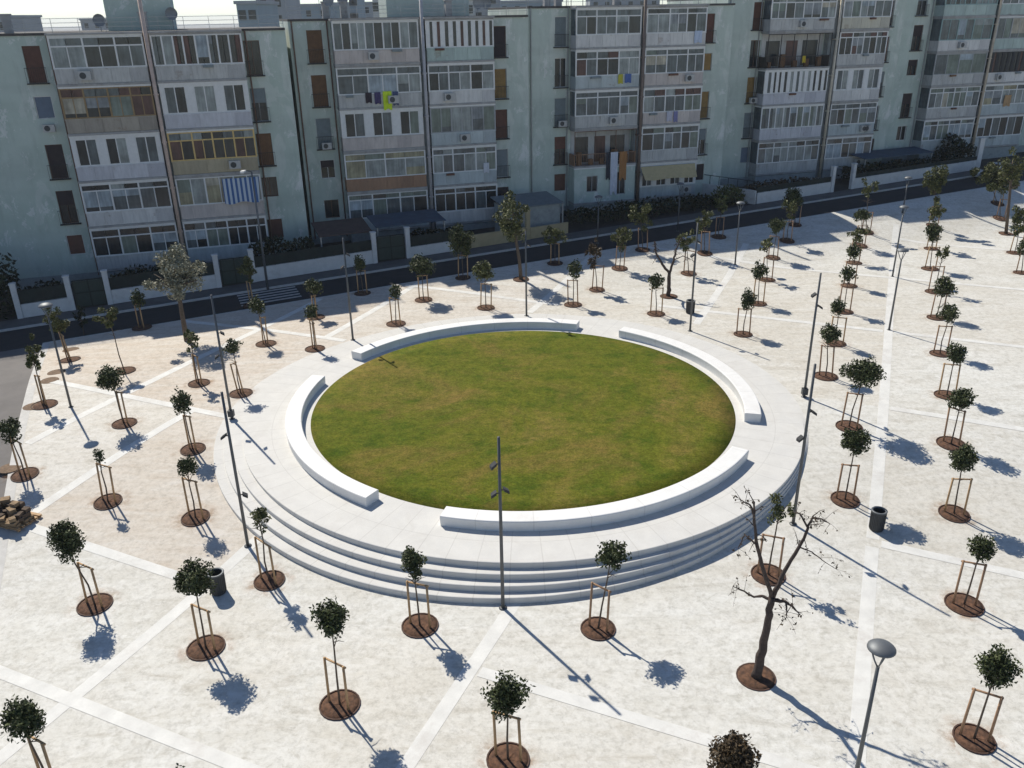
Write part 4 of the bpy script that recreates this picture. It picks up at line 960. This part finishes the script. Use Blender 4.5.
    for i in range(3):
        x = rg.uniform(x0+2, x1-2); y = YW+rg.uniform(2, 8); m2 = MB(); hh = rg.uniform(2, 3.4); m2.tube([(x,y,zr),(x,y,zr+hh)], .02, 5)
        for k in range(6): m2.tube([(x-.5+k*.03,y-.3+k*.12,zr+hh-.1),(x+.5-k*.03,y-.3+k*.12,zr+hh-.1)], .008, 4)
        m2.tube([(x,y-.3,zr+hh-.1),(x,y+.35,zr+hh-.1)], .012, 4); m2.build('antenna', M_galv, roof)
    sx = {0: 6.5-3.2, 1: 4.2, 2: -2, 3: 0, 4: 0}[bi]
    if bi in (0, 1):
        m2 = MB(); sx = {0: -25.9-xc, 1: -5.2-xc}[bi]; wd = {0: 2.2, 1: 3.4}[bi]; m2.box(sx-wd, sx+wd, YW+3, YW+7, zr, zr+{0: 2.6, 1: 1.9}[bi]); m2.box(sx-wd-.15, sx+wd+.15, YW+2.85, YW+7.15, zr+{0: 2.602, 1: 1.902}[bi], zr+{0: 2.75, 1: 2.05}[bi]); m2.build('stair_tower', D['wall'], roof)
    for i in range(3):
        x = rg.uniform(x0+2, x1-2); m2 = MB(); m2.box(x-.25, x+.25, YW+1.2, YW+1.7, zr, zr+1.1); m2.box(x-.32, x+.32, YW+1.13, YW+1.77, zr+1.102, zr+1.2); m2.build('chimney', M_slab, roof)

# cloths and awnings on the balconies
def cloth(bi, u, lv, dz, w, h, col, label, cat='laundry', y=-.10, name='hanging_cloth', lean=0.0):
    t, D, xc, zg = blk_roots[bi]; z = D['Z']-ST*lv+dz; P = Vector((0, D['a'], 0))+EB*u+NB*y; rg = random.Random(int(u*100)+lv)
    mb = MB(); nx, nz = 8, 6
    V = [(-w/2+w*i/nx*(1-.06*j/nz), .04*math.sin(i*1.7+j*.5)-.02*j*lean*8, -h*j/nz*(1+.05*math.sin(i*1.1))) for j in range(nz+1) for i in range(nx+1)]
    F = [(j*(nx+1)+i, j*(nx+1)+i+1, (j+1)*(nx+1)+i+1, (j+1)*(nx+1)+i) for j in range(nz) for i in range(nx)]
    k = len(V); V2 = [(a, b+.012, c) for a, b, c in V]; mb.add(V+V2, [tuple(reversed(f)) for f in F]+[tuple(i+k for i in f) for f in F])
    o = mb.build(name, plain('cloth_'+cat, col, .85, var=.12), smooth=True, loc=(P.x, P.y, z)); o.rotation_euler = (0, 0, TH)
    return tag(o, label, cat, 'cloths hung on the balconies')
cloth(1, -9.75, 1, 1.15, .7, 1.35, (.55,.72,.03), 'neon yellow garment hung on a second-floor-from-top balcony')
cloth(1, -10.5, 1, 1.1, .5, .85, (.06,.045,.13), 'dark purple garment left of the neon yellow one')
cloth(1, -11.2, 1, 1.1, .5, .75, (.03,.02,.03), 'black garment farthest left on the neon laundry balcony')
cloth(1, -9.1, 1, 1.1, .45, 1.0, (.07,.09,.18), 'dark blue garment right of the neon yellow one')
cloth(2, 10.1, 1, 1.05, .45, .75, (.45,.42,.05), 'yellow cloth on the middle block beneath the roof storey')
cloth(2, 10.8, 1, 1.05, .6, .7, (.08,.14,.36), 'blue cloth beside the yellow one on the middle block')
cloth(2, 17.2, 0, 1.1, .75, .95, (.45,.52,.65), 'pale blue cloth on the top right balcony of the middle block')
cloth(2, 14.9, 2, 1.0, .55, .8, (.5,.5,.58), 'white laundry piece on the middle block, third storey down')
cloth(2, 15.5, 2, 1.0, .4, .9, (.22,.22,.4), 'blue laundry piece right of the white one, third storey down')
cloth(2, 9.2, 3, 1.05, .4, 2.3, (.03,.035,.05), 'long black sheet left of the white sheet on the low balcony')
cloth(2, 9.75, 3, 1.05, .7, 3.6, (.55,.58,.66), 'long white sheet hanging from the low balcony of the middle block')
cloth(2, 10.6, 3, 1.05, .7, 2.4, (.36,.17,.06), 'orange sheet right of the long white sheet')
cloth(1, -1.9, 3, 1.6, .5, .8, (.55,.57,.62), 'white cloth at the right end of the second block balcony')
cloth(3, 28.9, 1, 1.0, .35, .6, (.5,.38,.03), 'small yellow cloth on the dark open balcony')
cloth(4, 54.6, 3, 1.9, .9, 1.1, (.42,.27,.14), 'tan cloth on the rightmost block')
cloth(0, -20.6, 3, 2.75, 2.6, 1.75, (.16,.27,.42), 'blue and white striped awning on the leftmost block', 'awning', -.14, 'awning', .3)
def stripes(o):
    m, n, l, b = newmat('blue_white_stripes'); w = n.new('ShaderNodeTexWave'); w.inputs['Scale'].default_value = .95; w.bands_direction = 'X'; co = n.new('ShaderNodeTexCoord'); l.new(co.outputs['Object'], w.inputs['Vector'])
    l.new(ramp(n, l, w.outputs[0], [(.45, (.06,.13,.30)), (.55, (.5,.55,.6))]), b.inputs['Base Color']); b.inputs['Roughness'].default_value = .8; o.data.materials[0] = m
stripes([o for o in bpy.data.objects if o.name.startswith('awning')][0])
cloth(2, 15.0, 4, 2.8, 5.4, 1.0, (.50,.40,.22), 'cream awning over the ground floor of the middle block', 'awning', -.16, 'awning', 1.1)

# ------------------------------------------------------------------ the city beyond the roofs
M_far = [plain('far_wall_blue', (.26,.32,.36), .9, var=.1, scale=.2), plain('far_wall_pale', (.5,.5,.48), .9, var=.1, scale=.2), plain('far_wall_grey', (.32,.34,.36), .9, var=.1, scale=.2)]
def far_block(px0, px1, ytop, Y, mi, label):
    a = at_depth(px0, ytop, Y); b = at_depth(px1, ytop, Y); top = (a.z+b.z)/2; cx = (a.x+b.x)/2; w = (b.x-a.x)/2
    t = empty('distant_building', (cx, Y, -.9)); tag(t, label, 'building', 'distant buildings beyond the roofs'); h = top+.9
    mb = MB(); mb.box(-w, w, 0, 14, 0, h); mb.build('wall', M_far[mi], t)
    mb = MB(); mb.box(-w-.3, w+.3, -.3, 14.3, h+.002, h+.5); mb.build('roof', M_far[2], t)
    n = max(2, int(w*2/3.2)); nn = 0
    for k in range(2 if n > 12 else 3):
        for i in range(n):
            if nn >= 60: break
            nn += 1; x = -w+(i+.5)*2*w/n; z = h-2.4-k*3.1; m2 = MB(); m2.box(x-.6, x+.6, -.06, .05, z, z+1.5); m2.build('window', GL['d'], t)
far_block(236, 256, 4, 150, 0, 'low bluish distant building just right of the left roof dishes')
far_block(255, 284, -6, 190, 2, 'tall grey distant building above the step between the two left blocks')
far_block(286, 330, 6, 230, 0, 'bluish distant building above the second block roof, left part')
far_block(326, 372, 4, 260, 2, 'grey distant building above the second block roof, middle part')
far_block(349, 356, -4, 240, 0, 'slim bluish distant tower above the second block')
far_block(372, 385, -3, 170, 1, 'pale distant building left of the second block roof house')
far_block(462, 472, 0, 180, 1, 'small pale distant building right of the second flue')
far_block(471, 500, -8, 200, 2, 'grey distant building with windows between second and middle block')
far_block(498, 562, 2, 240, 0, 'long bluish distant building above the joint before the middle block')
far_block(590, 660, -2, 260, 2, 'long grey distant building behind the middle block roof')
far_block(-40, 8, 18, 200, 2, 'low grey distant building at the far left picture edge')
far_block(80, 112, 20, 300, 2, 'low distant building behind the left roof dishes')

# ------------------------------------------------------------------ the air between here and the far buildings
m = bpy.data.materials.new('haze_air'); m.use_nodes = True; n = m.node_tree.nodes; n.clear()
ou = n.new('ShaderNodeOutputMaterial'); pv = n.new('ShaderNodeVolumePrincipled'); m.node_tree.links.new(pv.outputs[0], ou.inputs['Volume'])
pv.inputs['Color'].default_value = (.88, .93, 1.0, 1); pv.inputs['Density'].default_value = .00022; pv.inputs['Anisotropy'].default_value = .3
mb = MB(); mb.box(-2500, 2500, -200, 5000, -2.5, 34); struct(mb.build('haze', m), 'stuff')
